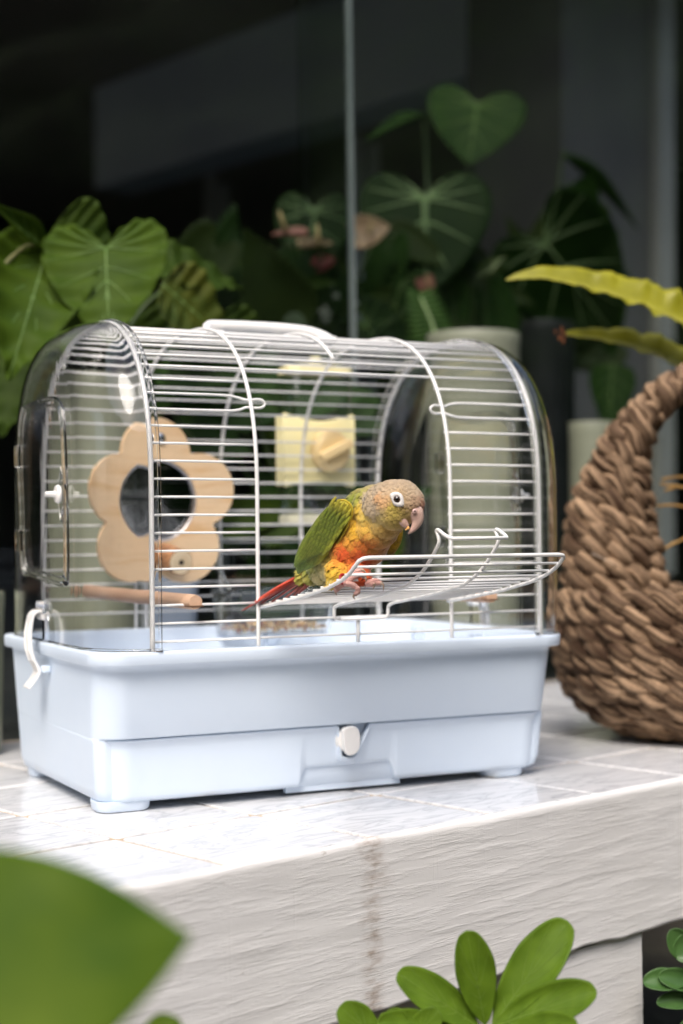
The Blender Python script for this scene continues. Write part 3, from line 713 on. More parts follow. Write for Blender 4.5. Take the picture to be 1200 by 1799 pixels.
m = MB(); m.loft([brr(.001, bz0 - .003), brr(-.001, bz0 - .002), brr(-.001, bz0 + .006), brr(.001, bz0 + .007)], True, True); m.build('base_rim', noisy('pale_base', (.84, .82, .62), (.86, .84, .66), 10, .4), wb, sharp=60)
k0, k1 = ony(500, 856, by - .02), ony(621, 728, by - .02)
secs = []; nk = 30
for i in range(nk + 1):
    t = i / nk; x = k0.x + (k1.x - k0.x) * t; q = (2 * t - 1)
    zt = k1.z - .009 * (1 - abs(q) ** 1.6); zb_ = k0.z + .0065 * (1 - abs(q) ** 2); yy = by - .0205 - .002 * (1 - q * q)
    secs.append([Vector((x, yy, zb_)), Vector((x, yy, zt)), Vector((x, yy + .003, zt)), Vector((x, yy + .003, zb_))])
m = MB(); m.loft(secs, True, True)
for x in (k0.x, k1.x): m.box((x, by - .010, (k0.z + k1.z) / 2), (.003, .022, k1.z - k0.z - .004))
m.build('bracket', M['yellow'], wb, sharp=40, bevel=(.0012, 2))
kc = ony(581, 792, YB - .004); kn = MB(); ks = 38 * pxm(depth_of(kc))
kn.lathe([(.0001, .011), (ks * .78, .011), (ks * .95, .004), (ks, -.004), (ks * .5, -.004), (ks * .5, -.022)], kc, 14, (Vector((cos(.3), 0, sin(.3))), Vector((-sin(.3), 0, cos(.3))), Vector((0, -1, 0))))
ra = Vector((cos(.45), 0, sin(.45))); rb = Vector((-sin(.45), 0, cos(.45)))
kn.box(kc + Vector((0, -.012, 0)), (ks * 1.7, ks * .42, .016), (ra, rb, Vector((0, -1, 0))))
kn.build('clamp_knob', M['yellow2'], wb, sharp=35, bevel=(.002, 3))
# clear feed cup with seed, hung on the back wires
cy0, cy1 = .262, .330
q0 = ony(412, 1110, cy0); q1 = ony(592, 1110, cy0); zc = .1335
cup = thing('feed_cup', 'clear plastic feed cup hung low on the back wires', 'feed cup', ((q0.x + q1.x) / 2, .295, zc))
def crr(i, z, sh=0): return rrect(q0.x + i - sh, q1.x - i + sh, cy0 + i - sh * .5, cy1 - i * .3, .010, z, 5)
m = MB(); m.loft([crr(.012, zc, 0), crr(.006, zc + .001, 0), crr(.004, zc + .006), crr(.002, zc + .03), crr(0, zc + .045), crr(-.002, zc + .047)], True, False); o = m.build('bowl', M['clear'], cup, sharp=70)
md = o.modifiers.new('thick', 'SOLIDIFY'); md.thickness = .0016; md.offset = 1; md = o.modifiers.new('split', 'EDGE_SPLIT'); md.split_angle = radians(38)
m = MB(); xk = (q0.x + q1.x) / 2
m.tube(catmull([(q0.x + .004, cy0 + .02, zc + .046), (q0.x + .002, cy0 + .05, zc + .075), (q0.x + .008, cy1, zc + .098), (q0.x + .03, cy1, zc + .100), (q1.x - .03, cy1, zc + .100), (q1.x - .008, cy1, zc + .098), (q1.x - .002, cy0 + .05, zc + .075), (q1.x - .004, cy0 + .02, zc + .046)], 6), .0024, 8); m.build('hanger', M['clear'], cup)
m = MB(); m.box((xk, cy1 + .001, zc + .06), (q1.x - q0.x - .006, .0018, .078)); m.build('back_plate', M['clear'], cup, smooth=False, bevel=(.0006, 1))
sd_ = MB(); cols = []
rs = random.Random(5)
for i in range(420):
    x = rs.uniform(q0.x + .009, q1.x - .009); y = rs.uniform(cy0 + .008, cy1 - .008); z = zc + .003 + rs.random() ** .7 * .0085 * (1 - abs(2 * (x - q0.x) / (q1.x - q0.x) - 1) ** 4)
    ax = Quaternion((rs.gauss(0, 1), rs.gauss(0, 1), rs.gauss(0, 1), rs.gauss(0, 1))).normalized().to_matrix(); r_ = rs.uniform(.0015, .0027)
    nv = len(sd_.v); sd_.sphere((x, y, z), (r_, r_ * .75, r_ * .6), 7, 4, (ax.col[0], ax.col[1], ax.col[2])); c_ = rs.choice([(.55, .38, .18), (.62, .47, .26), (.42, .24, .10), (.70, .58, .36), (.30, .10, .07), (.15, .12, .12), (.5, .3, .12)])
    cols += [c_] * (len(sd_.v) - nv)
so = sd_.build('seed', attr_mat('seed_mix', .6, 0, 300), None); tag(so, 'mixed brown and cream seed heaped in the feed cup', 'bird seed', kind='stuff')
ca = so.data.color_attributes.new('plumage', 'FLOAT_COLOR', 'POINT')
for i, c_ in enumerate(cols): ca.data[i].color = (*c_, 1)

# ================================================================== PARROT
# anchor colours of the plumage: (place, colour, reach)
BS = 1.235 / FPX
def bp_(u_, v_, d_): return at(u_, v_, d_)
blobs = [  # px, py, depth, radius px
    (650, 937, 1.238, 41), (640, 950, 1.244, 44), (622, 964, 1.250, 45), (604, 976, 1.258, 41), (588, 986, 1.266, 35), (570, 998, 1.276, 27), (552, 1006, 1.286, 19), (534, 1012, 1.297, 12),
    (628, 914, 1.258, 41), (645, 900, 1.246, 42), (662, 893, 1.232, 41), (668, 905, 1.226, 40), (680, 888, 1.216, 41), (692, 884, 1.209, 41), (704, 881, 1.206, 38), (714, 884, 1.204, 32), (696, 898, 1.206, 33), (714, 892, 1.203, 27), (678, 912, 1.219, 34), (664, 925, 1.228, 38),
    (596, 1003, 1.240, 22), (591, 1014, 1.239, 16), (588, 1024, 1.238, 8), (626, 1000, 1.240, 24), (636, 1010, 1.236, 15), (641, 1017, 1.234, 8)]
mb = MB()
for (u_, v_, d_, r_) in blobs: mb.sphere(at(u_, v_, d_), r_ * pxm(d_), 20, 12)
tmp = mb.build('parrot', None, None)
md = tmp.modifiers.new('remesh', 'REMESH'); md.mode = 'VOXEL'; md.voxel_size = 0.0011
md2 = tmp.modifiers.new('smooth', 'SMOOTH'); md2.factor = .5; md2.iterations = 9
dg = bpy.context.evaluated_depsgraph_get(); dg.update()
bme = bpy.data.meshes.new_from_object(tmp.evaluated_get(dg)); bpy.data.objects.remove(tmp)
bme.name = 'parrot'
parrot = bpy.data.objects.new('parrot', bme); COL.objects.link(parrot)
tag(parrot, 'small green, yellow and red parrot leaning forward on the lowered wire door', 'parrot')
BEI, GRY, OLV, YEL, ORG, RED, GRN, CRM, PEA = (.44, .33, .215), (.40, .31, .21), (.33, .26, .05), (.64, .42, .04), (.56, .17, .025), (.54, .040, .012), (.17, .21, .02), (.62, .53, .26), (.54, .31, .15)
anch = [((700, 846, 1.195), BEI, 14), ((728, 860, 1.195), BEI, 13), ((735, 872, 1.19), (.40, .27, .17), 10), ((742, 886, 1.195), (.30, .10, .05), 7), ((718, 878, 1.18), BEI, 12), ((722, 888, 1.18), (.33, .20, .11), 6), ((680, 850, 1.19), BEI, 12), ((660, 860, 1.2), GRY, 12),
        ((690, 862, 1.185), (.44, .27, .07), 7), ((697, 866, 1.185), (.48, .22, .05), 5), ((708, 895, 1.185), (.42, .28, .05), 8), ((700, 904, 1.188), OLV, 8), ((688, 893, 1.187), (.46, .36, .06), 9), ((676, 880, 1.19), PEA, 10), ((668, 873, 1.195), PEA, 8), ((660, 890, 1.2), GRY, 13), ((645, 875, 1.215), GRY, 12),
        ((630, 872, 1.225), (.32, .32, .04), 11), ((615, 878, 1.235), GRN, 10), ((690, 915, 1.195), (.50, .36, .10), 9), ((672, 905, 1.2), (.55, .42, .14), 10), ((650, 905, 1.212), (.60, .44, .10), 11), ((632, 895, 1.22), YEL, 12), ((622, 915, 1.222), (.74, .42, .03), 12), ((640, 925, 1.212), (.66, .38, .06), 12),
        ((664, 935, 1.205), (.56, .36, .09), 12), ((680, 940, 1.21), (.54, .34, .10), 12), ((655, 955, 1.212), (.54, .17, .03), 12), ((670, 965, 1.22), (.52, .24, .05), 10), ((630, 950, 1.215), (.58, .17, .025), 11), ((612, 945, 1.222), (.62, .28, .03), 10), ((630, 972, 1.215), RED, 13), ((645, 985, 1.218), RED, 12), ((605, 968, 1.225), RED, 10), ((590, 980, 1.228), (.66, .20, .02), 8), ((632, 998, 1.22), (.56, .06, .02), 12),
        ((590, 998, 1.225), YEL, 10), ((598, 1008, 1.225), (.74, .52, .06), 9), ((580, 1005, 1.235), YEL, 9), ((588, 1022, 1.23), (.72, .58, .18), 7), ((566, 1012, 1.25), CRM, 10), ((552, 1015, 1.265), CRM, 9), ((536, 1012, 1.285), (.45, .40, .08), 8), ((575, 960, 1.26), GRN, 14), ((560, 985, 1.275), GRN, 14), ((600, 905, 1.26), GRN, 14), ((640, 1014, 1.23), (.62, .10, .03), 7),
        ((600, 930, 1.30), GRN, 18), ((640, 890, 1.29), (.28, .30, .04), 16), ((690, 870, 1.235), GRY, 14), ((680, 910, 1.25), (.5, .38, .1), 12), ((660, 950, 1.28), ORG, 14), ((620, 990, 1.29), RED, 14)]
anch = [(at(*p_), Vector(c_), r_ * BS) for p_, c_, r_ in anch]
def plum(p, jit=0.0):
    p = Vector(p); q = p + Vector((noise.noise(p * 160), noise.noise(p * 160 + Vector((9, 0, 0))), noise.noise(p * 160 + Vector((0, 9, 0))))) * .0035
    tw = 0; cc = Vector((0, 0, 0))
    for a, c_, r_ in anch:
        d = (q - a).length / r_; w_ = 1 / (0.15 + d ** 4.0); tw += w_; cc += c_ * w_
    cc /= tw; f_ = 1 + .16 * noise.noise(p * 420) + jit
    return [max(0, x * f_) for x in cc]
bme.polygons.foreach_set('use_smooth', [True] * len(bme.polygons))
ca = bme.color_attributes.new('plumage', 'FLOAT_COLOR', 'POINT')
for v_ in bme.vertices: ca.data[v_.index].color = (*plum(v_.co), 1)
FEATH = attr_mat('feathers', .75, .35, 900, .25, .2, .14)
bme.materials.clear(); bme.materials.append(FEATH)
# small body feathers: scales lying along the body, from the beak towards the tail
flow_pts = [at(742, 884, 1.198), at(700, 850, 1.205), at(655, 862, 1.225), at(610, 890, 1.26), at(560, 960, 1.285), at(520, 1015, 1.31)]
tail_dir = (at(540, 1012, 1.29) - at(650, 925, 1.24)).normalized(); down_dir = (-U * .75 - R * .45 + F * .1).normalized()
from mathutils.bvhtree import BVHTree
bme.calc_loop_triangles()
tris = [(t.vertices[:], t.area) for t in bme.loop_triangles]; tot = sum(a for _, a in tris); acc = 0; rs = random.Random(3)
fe = MB(); fcol = []
NF = 5200; step = tot / NF; pos = rs.random() * step
vn = [v_.normal.copy() for v_ in bme.vertices]; vc = [v_.co.copy() for v_ in bme.vertices]
eye_c = at(697.5, 877, 1.186); beak_c = at(728, 905, 1.195)
for (ia, ib, ic), ar in tris:
    acc += ar
    while acc > pos:
        pos += step
        a, b = rs.random(), rs.random()
        if a + b > 1: a, b = 1 - a, 1 - b
        p = vc[ia] + (vc[ib] - vc[ia]) * a + (vc[ic] - vc[ia]) * b; nn = (vn[ia] + vn[ib] + vn[ic]).normalized()
        de = (p - eye_c).length
        if de < .0062 or (p - beak_c).length < .0075: continue
        head = max(0, min(1, ((p - at(640, 910, 1.24)).dot(R + U * .4) / .03)))
        dirv = down_dir.lerp((at(640, 905, 1.245) - at(745, 890, 1.2)).normalized() * .9 - U * .25, head)
        dirv = dirv - nn * dirv.dot(nn)
        if dirv.length < .1: continue
        dirv.normalize(); dirv = (Matrix.Rotation(rs.gauss(0, .22), 3, nn) @ dirv); sd2 = nn.cross(dirv)
        L = (.0034 + .0036 * (1 - head)) * rs.uniform(.75, 1.25); w_ = L * .36
        o0 = len(fe.v); lift = (.10 + .08 * rs.random()) * (1 - .8 * head)
        fe.add([p - nn * .0003, p + dirv * L * .45 + sd2 * w_ + nn * (.0003 + L * lift * .25), p + dirv * L * .55 + nn * (.0007 + L * lift * .5), p + dirv * L * .45 - sd2 * w_ + nn * (.0003 + L * lift * .25), p + dirv * L + nn * (.0002 + L * lift * .55)], [(0, 1, 2), (0, 2, 3), (1, 4, 2), (2, 4, 3)])
        c_ = plum(p, rs.gauss(0, .055 if head < .4 else .025)); tipc = [x * (.90 if head > .3 else .88) for x in c_]
        fcol += [[x * .95 for x in c_], c_, c_, c_, tipc]
fo = fe.build('plumage', FEATH, parrot); fo['kind'] = 'stuff'
ca = fo.data.color_attributes.new('plumage', 'FLOAT_COLOR', 'POINT')
for i, c_ in enumerate(fcol): ca.data[i].color = (*c_, 1)
# blade feathers for wings and tail
def blade(p0, p1, w, nrm, droop=.0, n=7, shape='round'):
    p0, p1 = Vector(p0), Vector(p1); t = (p1 - p0); L = t.length; t.normalize(); nrm = (Vector(nrm) - t * Vector(nrm).dot(t)).normalized(); s_ = t.cross(nrm)
    rows = []
    for i in range(n + 1):
        q = i / n
        ww = w * (min(1, .45 + q * 1.6) if q < .35 else 1) * (1 if q < .6 else sqrt(max(0.0, 1 - ((q - .6) / .4) ** (2.4 if shape == 'round' else 1.4))) + .02)
        c_ = p0 + t * L * q + nrm * (droop * sin(pi * q))
        rows.append([c_ - s_ * ww - nrm * w * .18, c_ - s_ * ww * .5, c_ + nrm * w * .12, c_ + s_ * ww * .5, c_ + s_ * ww - nrm * w * .18])
    return rows
def colour_obj(o, cols):
    ca = o.data.color_attributes.new('plumage', 'FLOAT_COLOR', 'POINT')
    for i, c_ in enumerate(cols): ca.data[i].color = (*c_, 1)
WINGM = attr_mat('wing_feathers', .6, .3, 700, .1, .3, .2)
def wing(outline, depth_f, rows_spec, nrm, colf, name='wing', bulge=.006):
    # solid lens-shaped wing under the feathers
    cu = sum(p[0] for p in outline) / len(outline); cv = sum(p[1] for p in outline) / len(outline)
    ol = catmull([(a, b, 0) for a, b in outline], 5, True); m = MB(); loops = []
    for sc, off in ((1.0, -.0015), (1.0, .0), (.9, .35), (.7, .68), (.45, .88), (.2, .98), (.02, 1.0)):
        loops.append([at(cu + (q.x - cu) * sc, cv + (q.y - cv) * sc, depth_f(cu + (q.x - cu) * sc, cv + (q.y - cv) * sc) - (bulge * off if off > 0 else off)) for q in ol])
    m.loft(loops, True, True)
    o = m.build(name, WINGM, parrot); colour_obj(o, [colf(p) for p in m.v])
    mm = MB(); cols = []
    for (u0, v0, u1, v1, w_, lift) in rows_spec:
        da, db = depth_f(u0, v0), depth_f(u1, v1)
        rws = blade(at(u0, v0, da - lift), at(u1, v1, db - lift * .8), w_ * BS, nrm, .0008); o0 = len(mm.v); mm.grid(rws)
        for r_i, r_ in enumerate(rws):
            for k_, p in enumerate(r_):
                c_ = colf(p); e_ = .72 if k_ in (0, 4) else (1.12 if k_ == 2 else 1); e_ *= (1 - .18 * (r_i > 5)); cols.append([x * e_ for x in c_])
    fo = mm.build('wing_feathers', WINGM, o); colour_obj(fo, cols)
    return o
def wd_near(u_, v_):
    t = max(0, min(1, ((618 - u_) * .62 + (v_ - 880) * .78) / 160)); return 1.222 + .034 * t + .00012 * max(0, 590 - u_) * .3
rs = random.Random(11)
wo = [(592, 881), (606, 881), (616, 890), (617, 904), (610, 922), (600, 941), (588, 960), (575, 977), (560, 991), (545, 999), (531, 1004), (523, 1008), (519, 990), (522, 970), (532, 948), (547, 925), (561, 905), (577, 889)]
spec = []
ax0 = Vector((600, 890)); ax1 = Vector((524, 1004)); axd = (ax1 - ax0).normalized(); axn = Vector((-axd.y, axd.x))
for q in range(9):                                        # long flight feathers first, small coverts on top
    t = q / 8; off = -20 + 34 * t
    spec.append((*(ax0 + axd * (52 - 6 * t) - axn * off * 1.0), *(ax0 + axd * (138 - 42 * abs(t - .2) ) - axn * (off * .62 - 2)), 6.0, .0062))
for row in range(7):
    base = 74 - row * 12; nn_ = 7 if row < 5 else 5
    for q in range(nn_):
        t = (q + .5 * (row % 2)) / (nn_ - 1); off = (-19 + 37 * t) * (1 - .04 * max(0, row - 4)); b0 = base + rs.uniform(-3, 3)
        pa = ax0 + axd * (b0 - 10) - axn * off; pb = ax0 + axd * (b0 + 20 - row * .8) - axn * (off * .97)
        spec.append((*pa, *pb, 5.6 - row * .35, .0066 + row * .0004))
def green(p):
    p = Vector(p); pu = 600 + FPX * (p - CC).dot(R) / depth_of(p); pv = 899.5 - FPX * (p - CC).dot(U) / depth_of(p)
    d_ = (Vector((pu, pv)) - ax0); al = d_.dot(axd) / 135; ac = -d_.dot(axn)
    g_ = Vector((.125, .165, .014)); 
    if al < .14: g_ = g_.lerp(Vector((.36, .32, .03)), (0.14 - al) / .14)
    edge = max(0, min(1, (ac - 15) / 5)); g_ = g_.lerp(Vector((.42, .42, .03)), edge * .5)
    g_ = g_.lerp(Vector((.20, .21, .03)), max(0, .8 * noise.noise(p * 300)))
    if al > .85: g_ = g_.lerp(Vector((.14, .24, .04)), .6)
    return list(g_ * (1 + .25 * noise.noise(p * 500)))
near_n = (-F + U * .25 - R * .35)
wing(wo, wd_near, spec, near_n, green)
# yellow line of feathers along the front edge of the wing
m = MB(); m.tube(catmull([at(u_, v_, wd_near(u_, v_) - .0035) for u_, v_ in ((592, 880), (606, 879), (617, 889), (619, 904), (611, 924), (600, 944), (588, 963))], 5), [.0009] * 31, 8)
eo = m.build('wing_edge', WINGM, parrot); colour_obj(eo, [(.52, .40 + .1 * noise.noise(Vector(p) * 300), .03) for p in m.v])
# far wing, mostly hidden behind the breast
fwo = [(700, 922), (707, 924), (708, 936), (705, 952), (698, 966), (688, 978), (676, 985), (664, 986), (660, 975), (668, 955), (680, 935), (690, 925)]
fsp = [(698 - 5 * q, 932 + 4 * q, 690 - 6 * q, 972 + 3 * q, 5.5, .002) for q in range(5)] + [(703 - 6 * q, 926 + 5 * q, 700 - 7 * q, 955 + 4 * q, 5.5, .003) for q in range(5)]
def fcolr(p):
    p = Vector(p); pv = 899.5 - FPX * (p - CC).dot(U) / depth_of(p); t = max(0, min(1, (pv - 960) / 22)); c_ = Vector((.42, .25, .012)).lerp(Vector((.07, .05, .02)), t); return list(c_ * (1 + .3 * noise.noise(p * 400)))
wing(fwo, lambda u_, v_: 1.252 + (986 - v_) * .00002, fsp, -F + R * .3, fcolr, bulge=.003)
# tail
tl_ = [(533, 1006, 1.292, 448, 1056, 1.366, 7.4), (535, 1009, 1.293, 440, 1062, 1.370, 7.0), (537, 1011, 1.293, 425, 1073, 1.380, 6.8), (538, 1013, 1.292, 452, 1064, 1.366, 7.4), (541, 1015, 1.290, 470, 1062, 1.352, 8.1), (545, 1017, 1.288, 490, 1060, 1.335, 8.8), (548, 1019, 1.286, 512, 1050, 1.318, 10.1), (552, 1020, 1.284, 524, 1043, 1.308, 10.8)]
for i, (u0, v0, d0_, u1, v1, d1_, w_) in enumerate(tl_):
    m = MB(); p0, p1 = at(u0, v0, d0_ - .002 * (i == 0)), at(u1, v1, d1_)
    if p1.z < .186: 
        pass
    rws = blade(p0, p1, w_ * BS, -F * .6 + U * .6, .001, 12, 'point'); m.grid(rws)
    cols = []
    for r_i, r_ in enumerate(rws):
        for k_ in range(5):
            b_ = Vector((.62, .065, .025)) if i < 3 else Vector((.56, .11, .07)); b_ = b_.lerp(Vector((.16, .06, .06)), .7 * (k_ in (0, 1)) * (i > 1)); b_ = b_.lerp(Vector((.5, .42, .05)), max(0, .5 - r_i * .3) if i < 2 else 0)
            cols.append(list(b_ * (1 + .2 * noise.noise(Vector((r_i * .8, k_, i))))))
    o = m.build('tail_feather', WINGM, parrot, solid=.0003); colour_obj(o, cols)
# beak, eye, cere
HORN = noisy('beak_horn', (.56, .36, .30), (.66, .46, .38), 120, .42, bump=.15, bscale=500, dist=.0004)
m = MB(); bd_ = 1.1975
bk = [(716, 891, 12), (724, 895, 15.5), (730, 902, 14.5), (733, 911, 11.5), (732, 919, 8.8), (728, 927, 6.0), (722.5, 933, 3.6), (717, 938, .8)]
pth = catmull([at(u_, v_, bd_) for u_, v_, _ in bk], 4); rad = []
for i in range(len(bk) - 1):
    for k in range(4): rad.append((bk[i][2] + (bk[i + 1][2] - bk[i][2]) * k / 4) * BS)
rad.append(bk[-1][2] * BS); m.tube(pth, rad, 18, flat=.80, up=tuple(-F)); bo_ = m.build('upper_beak', HORN, parrot)
m = MB(); m.tube(catmull([at(702, 906, bd_ - .0005), at(706, 913, bd_ - .0005), at(711, 920, bd_ - .0003), at(717, 925, bd_)], 4), [x * BS for x in (8.5, 9, 9.2, 9, 8.8, 8.5, 8.2, 7.8, 7, 6, 5, 4, 2.2)], 16, flat=.85, up=tuple(-F)); m.build('lower_beak', HORN, parrot)
m = MB(); m.sphere(at(728.5, 898, bd_ - .0068), (.0019, .0019, .0008), 16, 8, (R, U, -F)); m.build('cere', noisy('cere', (.62, .42, .38), (.68, .48, .43), 80, .5), bo_)
m = MB(); m.sphere(at(728.8, 898, bd_ - .0074), (.0008, .0008, .0005), 12, 6, (R, U, -F)); m.build('nostril', noisy('nostril', (.05, .015, .012), (.07, .02, .015), 80, .6), bo_)
dgp = bpy.context.evaluated_depsgraph_get(); bvh = BVHTree.FromPolygons([v_.co for v_ in bme.vertices], [p.vertices[:] for p in bme.polygons])
def on_body(u_, v_):
    d = ray(u_, v_).normalized(); h_ = bvh.ray_cast(CC, d)
    return (h_[0], h_[1]) if h_[0] is not None else (at(u_, v_, 1.19), -F)
pe, ne = on_body(697.5, 877); ne = (ne * .5 - F * .5).normalized(); ex_ = ne.cross(U).normalized() * -1; ey_ = ne.cross(ex_).normalized()
if ey_.dot(U) < 0: ey_ = -ey_
if ex_.dot(R) < 0: ex_ = -ex_
SKIN_W = noisy('eye_skin', (.66, .63, .60), (.72, .69, .66), 200, .55, bump=.2, bscale=900, dist=.0003)
ring_out = catmull([(-.0054, .0036, 0), (-.0022, .0054, 0), (.0014, .0052, 0), (.0040, .0030, 0), (.0052, -.0008, 0), (.0050, -.0052, 0), (.0012, -.0056, 0), (-.0022, -.0044, 0), (-.0040, -.0010, 0)], 4, True)
m = MB(); loops = [[pe + ex_ * q.x * s_ + ey_ * q.y * s_ + ne * h_ for q in ring_out] for s_, h_ in ((1.04, -.0008), (1.0, .0006), (.8, .0013), (.55, .0016), (.35, .0008))]; m.loft(loops, False, True)
m.build('eye_ring', SKIN_W, parrot)
m = MB(); m.sphere(pe + ne * .0004, (.0031, .0033, .0022), 22, 12, (ex_, ey_, ne)); eyo = m.build('eye', noisy('iris', (.030, .016, .010), (.05, .026, .016), 200, .05, spec=.7), parrot)
m = MB(); m.sphere(pe + ne * .0013, (.0020, .0022, .00145), 18, 10, (ex_, ey_, ne)); m.build('pupil', noisy('pupil', (.004, .003, .003), (.006, .005, .005), 50, .04, spec=.7), eyo)
# legs, toes, claws, ring
FOOT = noisy('pink_scaly_skin', (.52, .27, .24), (.64, .38, .33), 260, .6, bump=.6, bscale=900, dist=.0008)
CLAW = noisy('claw_horn', (.30, .22, .16), (.45, .34, .26), 80, .4)
def toe(parent, pts, r0, r1, claw):
    P = catmull([at(*q) for q in pts], 4); m = MB(); m.tube(P, [r0 + (r1 - r0) * i / (len(P) - 1) + .00025 * sin(i * 1.6) for i in range(len(P))], 10); t_ = m.build('toe', FOOT, parent)
    C = catmull([at(*q) for q in claw], 4); m = MB(); m.tube(C, [r1 * .8 * (1 - .9 * i / (len(C) - 1)) for i in range(len(C))], 8); m.build('claw', CLAW, t_)
def foot_(shank, toes, band=None):
    P = catmull([at(*q) for q in shank], 4); m = MB(); m.tube(P, [.0034 - .0004 * i / len(P) for i in range(len(P))], 12); fo_ = m.build('leg', FOOT, parrot)
    for pts, claw in toes: toe(fo_, pts, .0026, .0019, claw)
    return fo_
fz = 1.222
fo1 = foot_([(589, 1020, 1.236), (592, 1029, 1.232), (604, 1024, 1.226), (616, 1018, 1.221)],
    [([(612, 1021, fz), (624, 1012, fz - .002), (634, 1009, fz - .003), (640, 1014, fz - .004)], [(640, 1013, fz - .004), (643, 1017, fz - .005), (643, 1023, fz - .005)]),
     ([(612, 1019, fz + .003), (626, 1004, fz + .003), (635, 1001, fz + .002)], [(634, 1001, fz + .002), (640, 1003, fz + .001), (644, 1011, fz + .001)]),
     ([(610, 1024, fz), (620, 1028, fz - .003), (628, 1034, fz - .004), (629, 1039, fz - .004), (624, 1044, fz - .003)], [(625, 1043, fz - .003), (621, 1048, fz - .003), (624, 1053, fz - .003)]),
     ([(602, 1026, fz + .004), (594, 1033, fz + .006), (590, 1038, fz + .008)], [(590, 1037, fz + .008), (590, 1042, fz + .008), (592, 1046, fz + .008)])])
fo2 = foot_([(641, 1014, 1.236), (643, 1021, 1.234), (650, 1025, 1.230)],
    [([(648, 1025, 1.230), (660, 1024, 1.226), (670, 1024, 1.223)], [(669, 1024, 1.223), (674, 1029, 1.222), (673, 1039, 1.222)]),
     ([(646, 1025, 1.230), (652, 1026, 1.225), (657, 1026, 1.222)], [(657, 1025, 1.222), (658, 1029, 1.222), (655, 1035, 1.222)]),
     ([(646, 1024, 1.232), (658, 1021, 1.232), (666, 1022, 1.231)], [(665, 1022, 1.231), (668, 1025, 1.231), (668, 1030, 1.231)])])
m = MB(); rc = at(604, 1018, 1.226); rd = (at(616, 1017, 1.221) - at(592, 1028, 1.232)).normalized(); rx = rd.cross(U).normalized(); ry = rd.cross(rx)
m.tube([rc + (rx * cos(2 * pi * k / 24) + ry * sin(2 * pi * k / 24)) * .0042 for k in range(24)], .0011, 8, closed=True); m.build('leg_ring', noisy('red_ring', (.30, .012, .016), (.38, .02, .022), 60, .35), parrot)
m = MB(); m.tube([at(718, 925, 1.195), at(716, 929, 1.1945), at(712, 931, 1.194)], .0007, 6); m.sphere(at(717, 928, 1.1945), .0012, 8, 6); tag(m.build('food_crumb', noisy('crumb', (.75, .38, .10), (.8, .5, .2), 300, .7), None), 'orange food crumb held in the parrot beak', 'crumb')

# ================================================================== ROPE BASKET
ROPE = attr_mat('twisted_rush_rope', .8, .8, 420, 0, .2, .3)
BD_ = 1.80
bc0 = at(1262, 1000, BD_); BX = Vector((R.x, R.y, 0)).normalized(); BY = Vector((F.x, F.y, 0)).normalized()
bctr = Vector((bc0.x, bc0.y, 0))
basket = thing('rope_basket', 'brown twisted rope basket with a tall looped handle', 'basket', bctr)
def rope(parent, loop, r, turns_per_m, closed=True, seed=0, name='rope_row'):
    P = [Vector(p) for p in loop]; m = MB(); n = len(P); L = [0]
    for i in range(n): L.append(L[-1] + (P[(i + 1) % n] - P[i]).length if (closed or i < n - 1) else L[-1])
    tot_ = L[n] if closed else L[n - 1]; turns = max(2, round(tot_ * turns_per_m)); rr_ = random.Random(seed)
    ph0 = rr_.random() * 6
    cols = []
    for st in (0, 1):
        Q = []
        for i in range(n):
            t = (P[(i + 1) % n] - P[i - 1]) if closed else (P[min(i + 1, n - 1)] - P[max(i - 1, 0)]); t.normalize()
            a_ = Vector((0, 0, 1)) - t * t.z
            if a_.length < .2: a_ = BY - t * BY.dot(t)
            a_.normalize(); b_ = t.cross(a_); ph = ph0 + pi * st + 2 * pi * turns * L[i] / tot_
            wv = 1 + .12 * noise.noise(P[i] * 60 + Vector((seed, 0, 0)))
            Q.append(P[i] + (a_ * cos(ph + .5 * noise.noise(P[i] * 25 + Vector((seed * 3, 0, 0)))) + b_ * sin(ph + .5 * noise.noise(P[i] * 25 + Vector((seed * 3, 0, 0))))) * r * .56 * wv)
        o0 = len(m.v); NSd = 16
        m.tube(Q, [r * .68 * (1 + .28 * noise.noise(q * 70 + Vector((seed, st * 5, 0)))) for q in Q], NSd, closed=closed)
        for i, q in enumerate(Q):                       # fibre ridges along the strand; straw tones with highlights and groove shade painted in
            for k in range(NSd):
                w_ = Vector(m.v[o0 + i * NSd + k]); fn_ = noise.noise(Vector((k * 1.37 + st * 9, i * .05, seed * 1.3))); f_ = .34 * fn_ + .14 * (k % 2) - .07; tn_ = max(0, min(1, .40 + 1.1 * fn_ + .5 * noise.noise(q * 45) + .45 * ((k % 2) - .5) + .5 * noise.noise(Vector((seed * 2.3, i * .03, 4 + st))))) ** 1.3; cols.append([.045 + .37 * tn_, .023 + .255 * tn_, .012 + .16 * tn_])
                m.v[o0 + i * NSd + k] = tuple(w_ + (w_ - q) * f_)
    o = m.build(name, ROPE, parent); ca = o.data.color_attributes.new('plumage', 'FLOAT_COLOR', 'POINT')
    for i, c_ in enumerate(cols): ca.data[i].color = (*c_, 1)
    return o
def resample(P, step, closed=True):
    P = [Vector(p) for p in P]; out = []; n = len(P); carry = 0
    for i in range(n if closed else n - 1):
        a, b = P[i], P[(i + 1) % n]; l = (b - a).length; d = carry
        while d < l: out.append(a + (b - a) * (d / l)); d += step
        carry = d - l
    return out
rr_w = .0116
bowl = [(.060, .008), (.092, .012), (.120, .020), (.142, .031), (.158, .044), (.169, .058), (.176, .073), (.180, .090), (.182, .108), (.182, .126), (.180, .144), (.176, .160)]
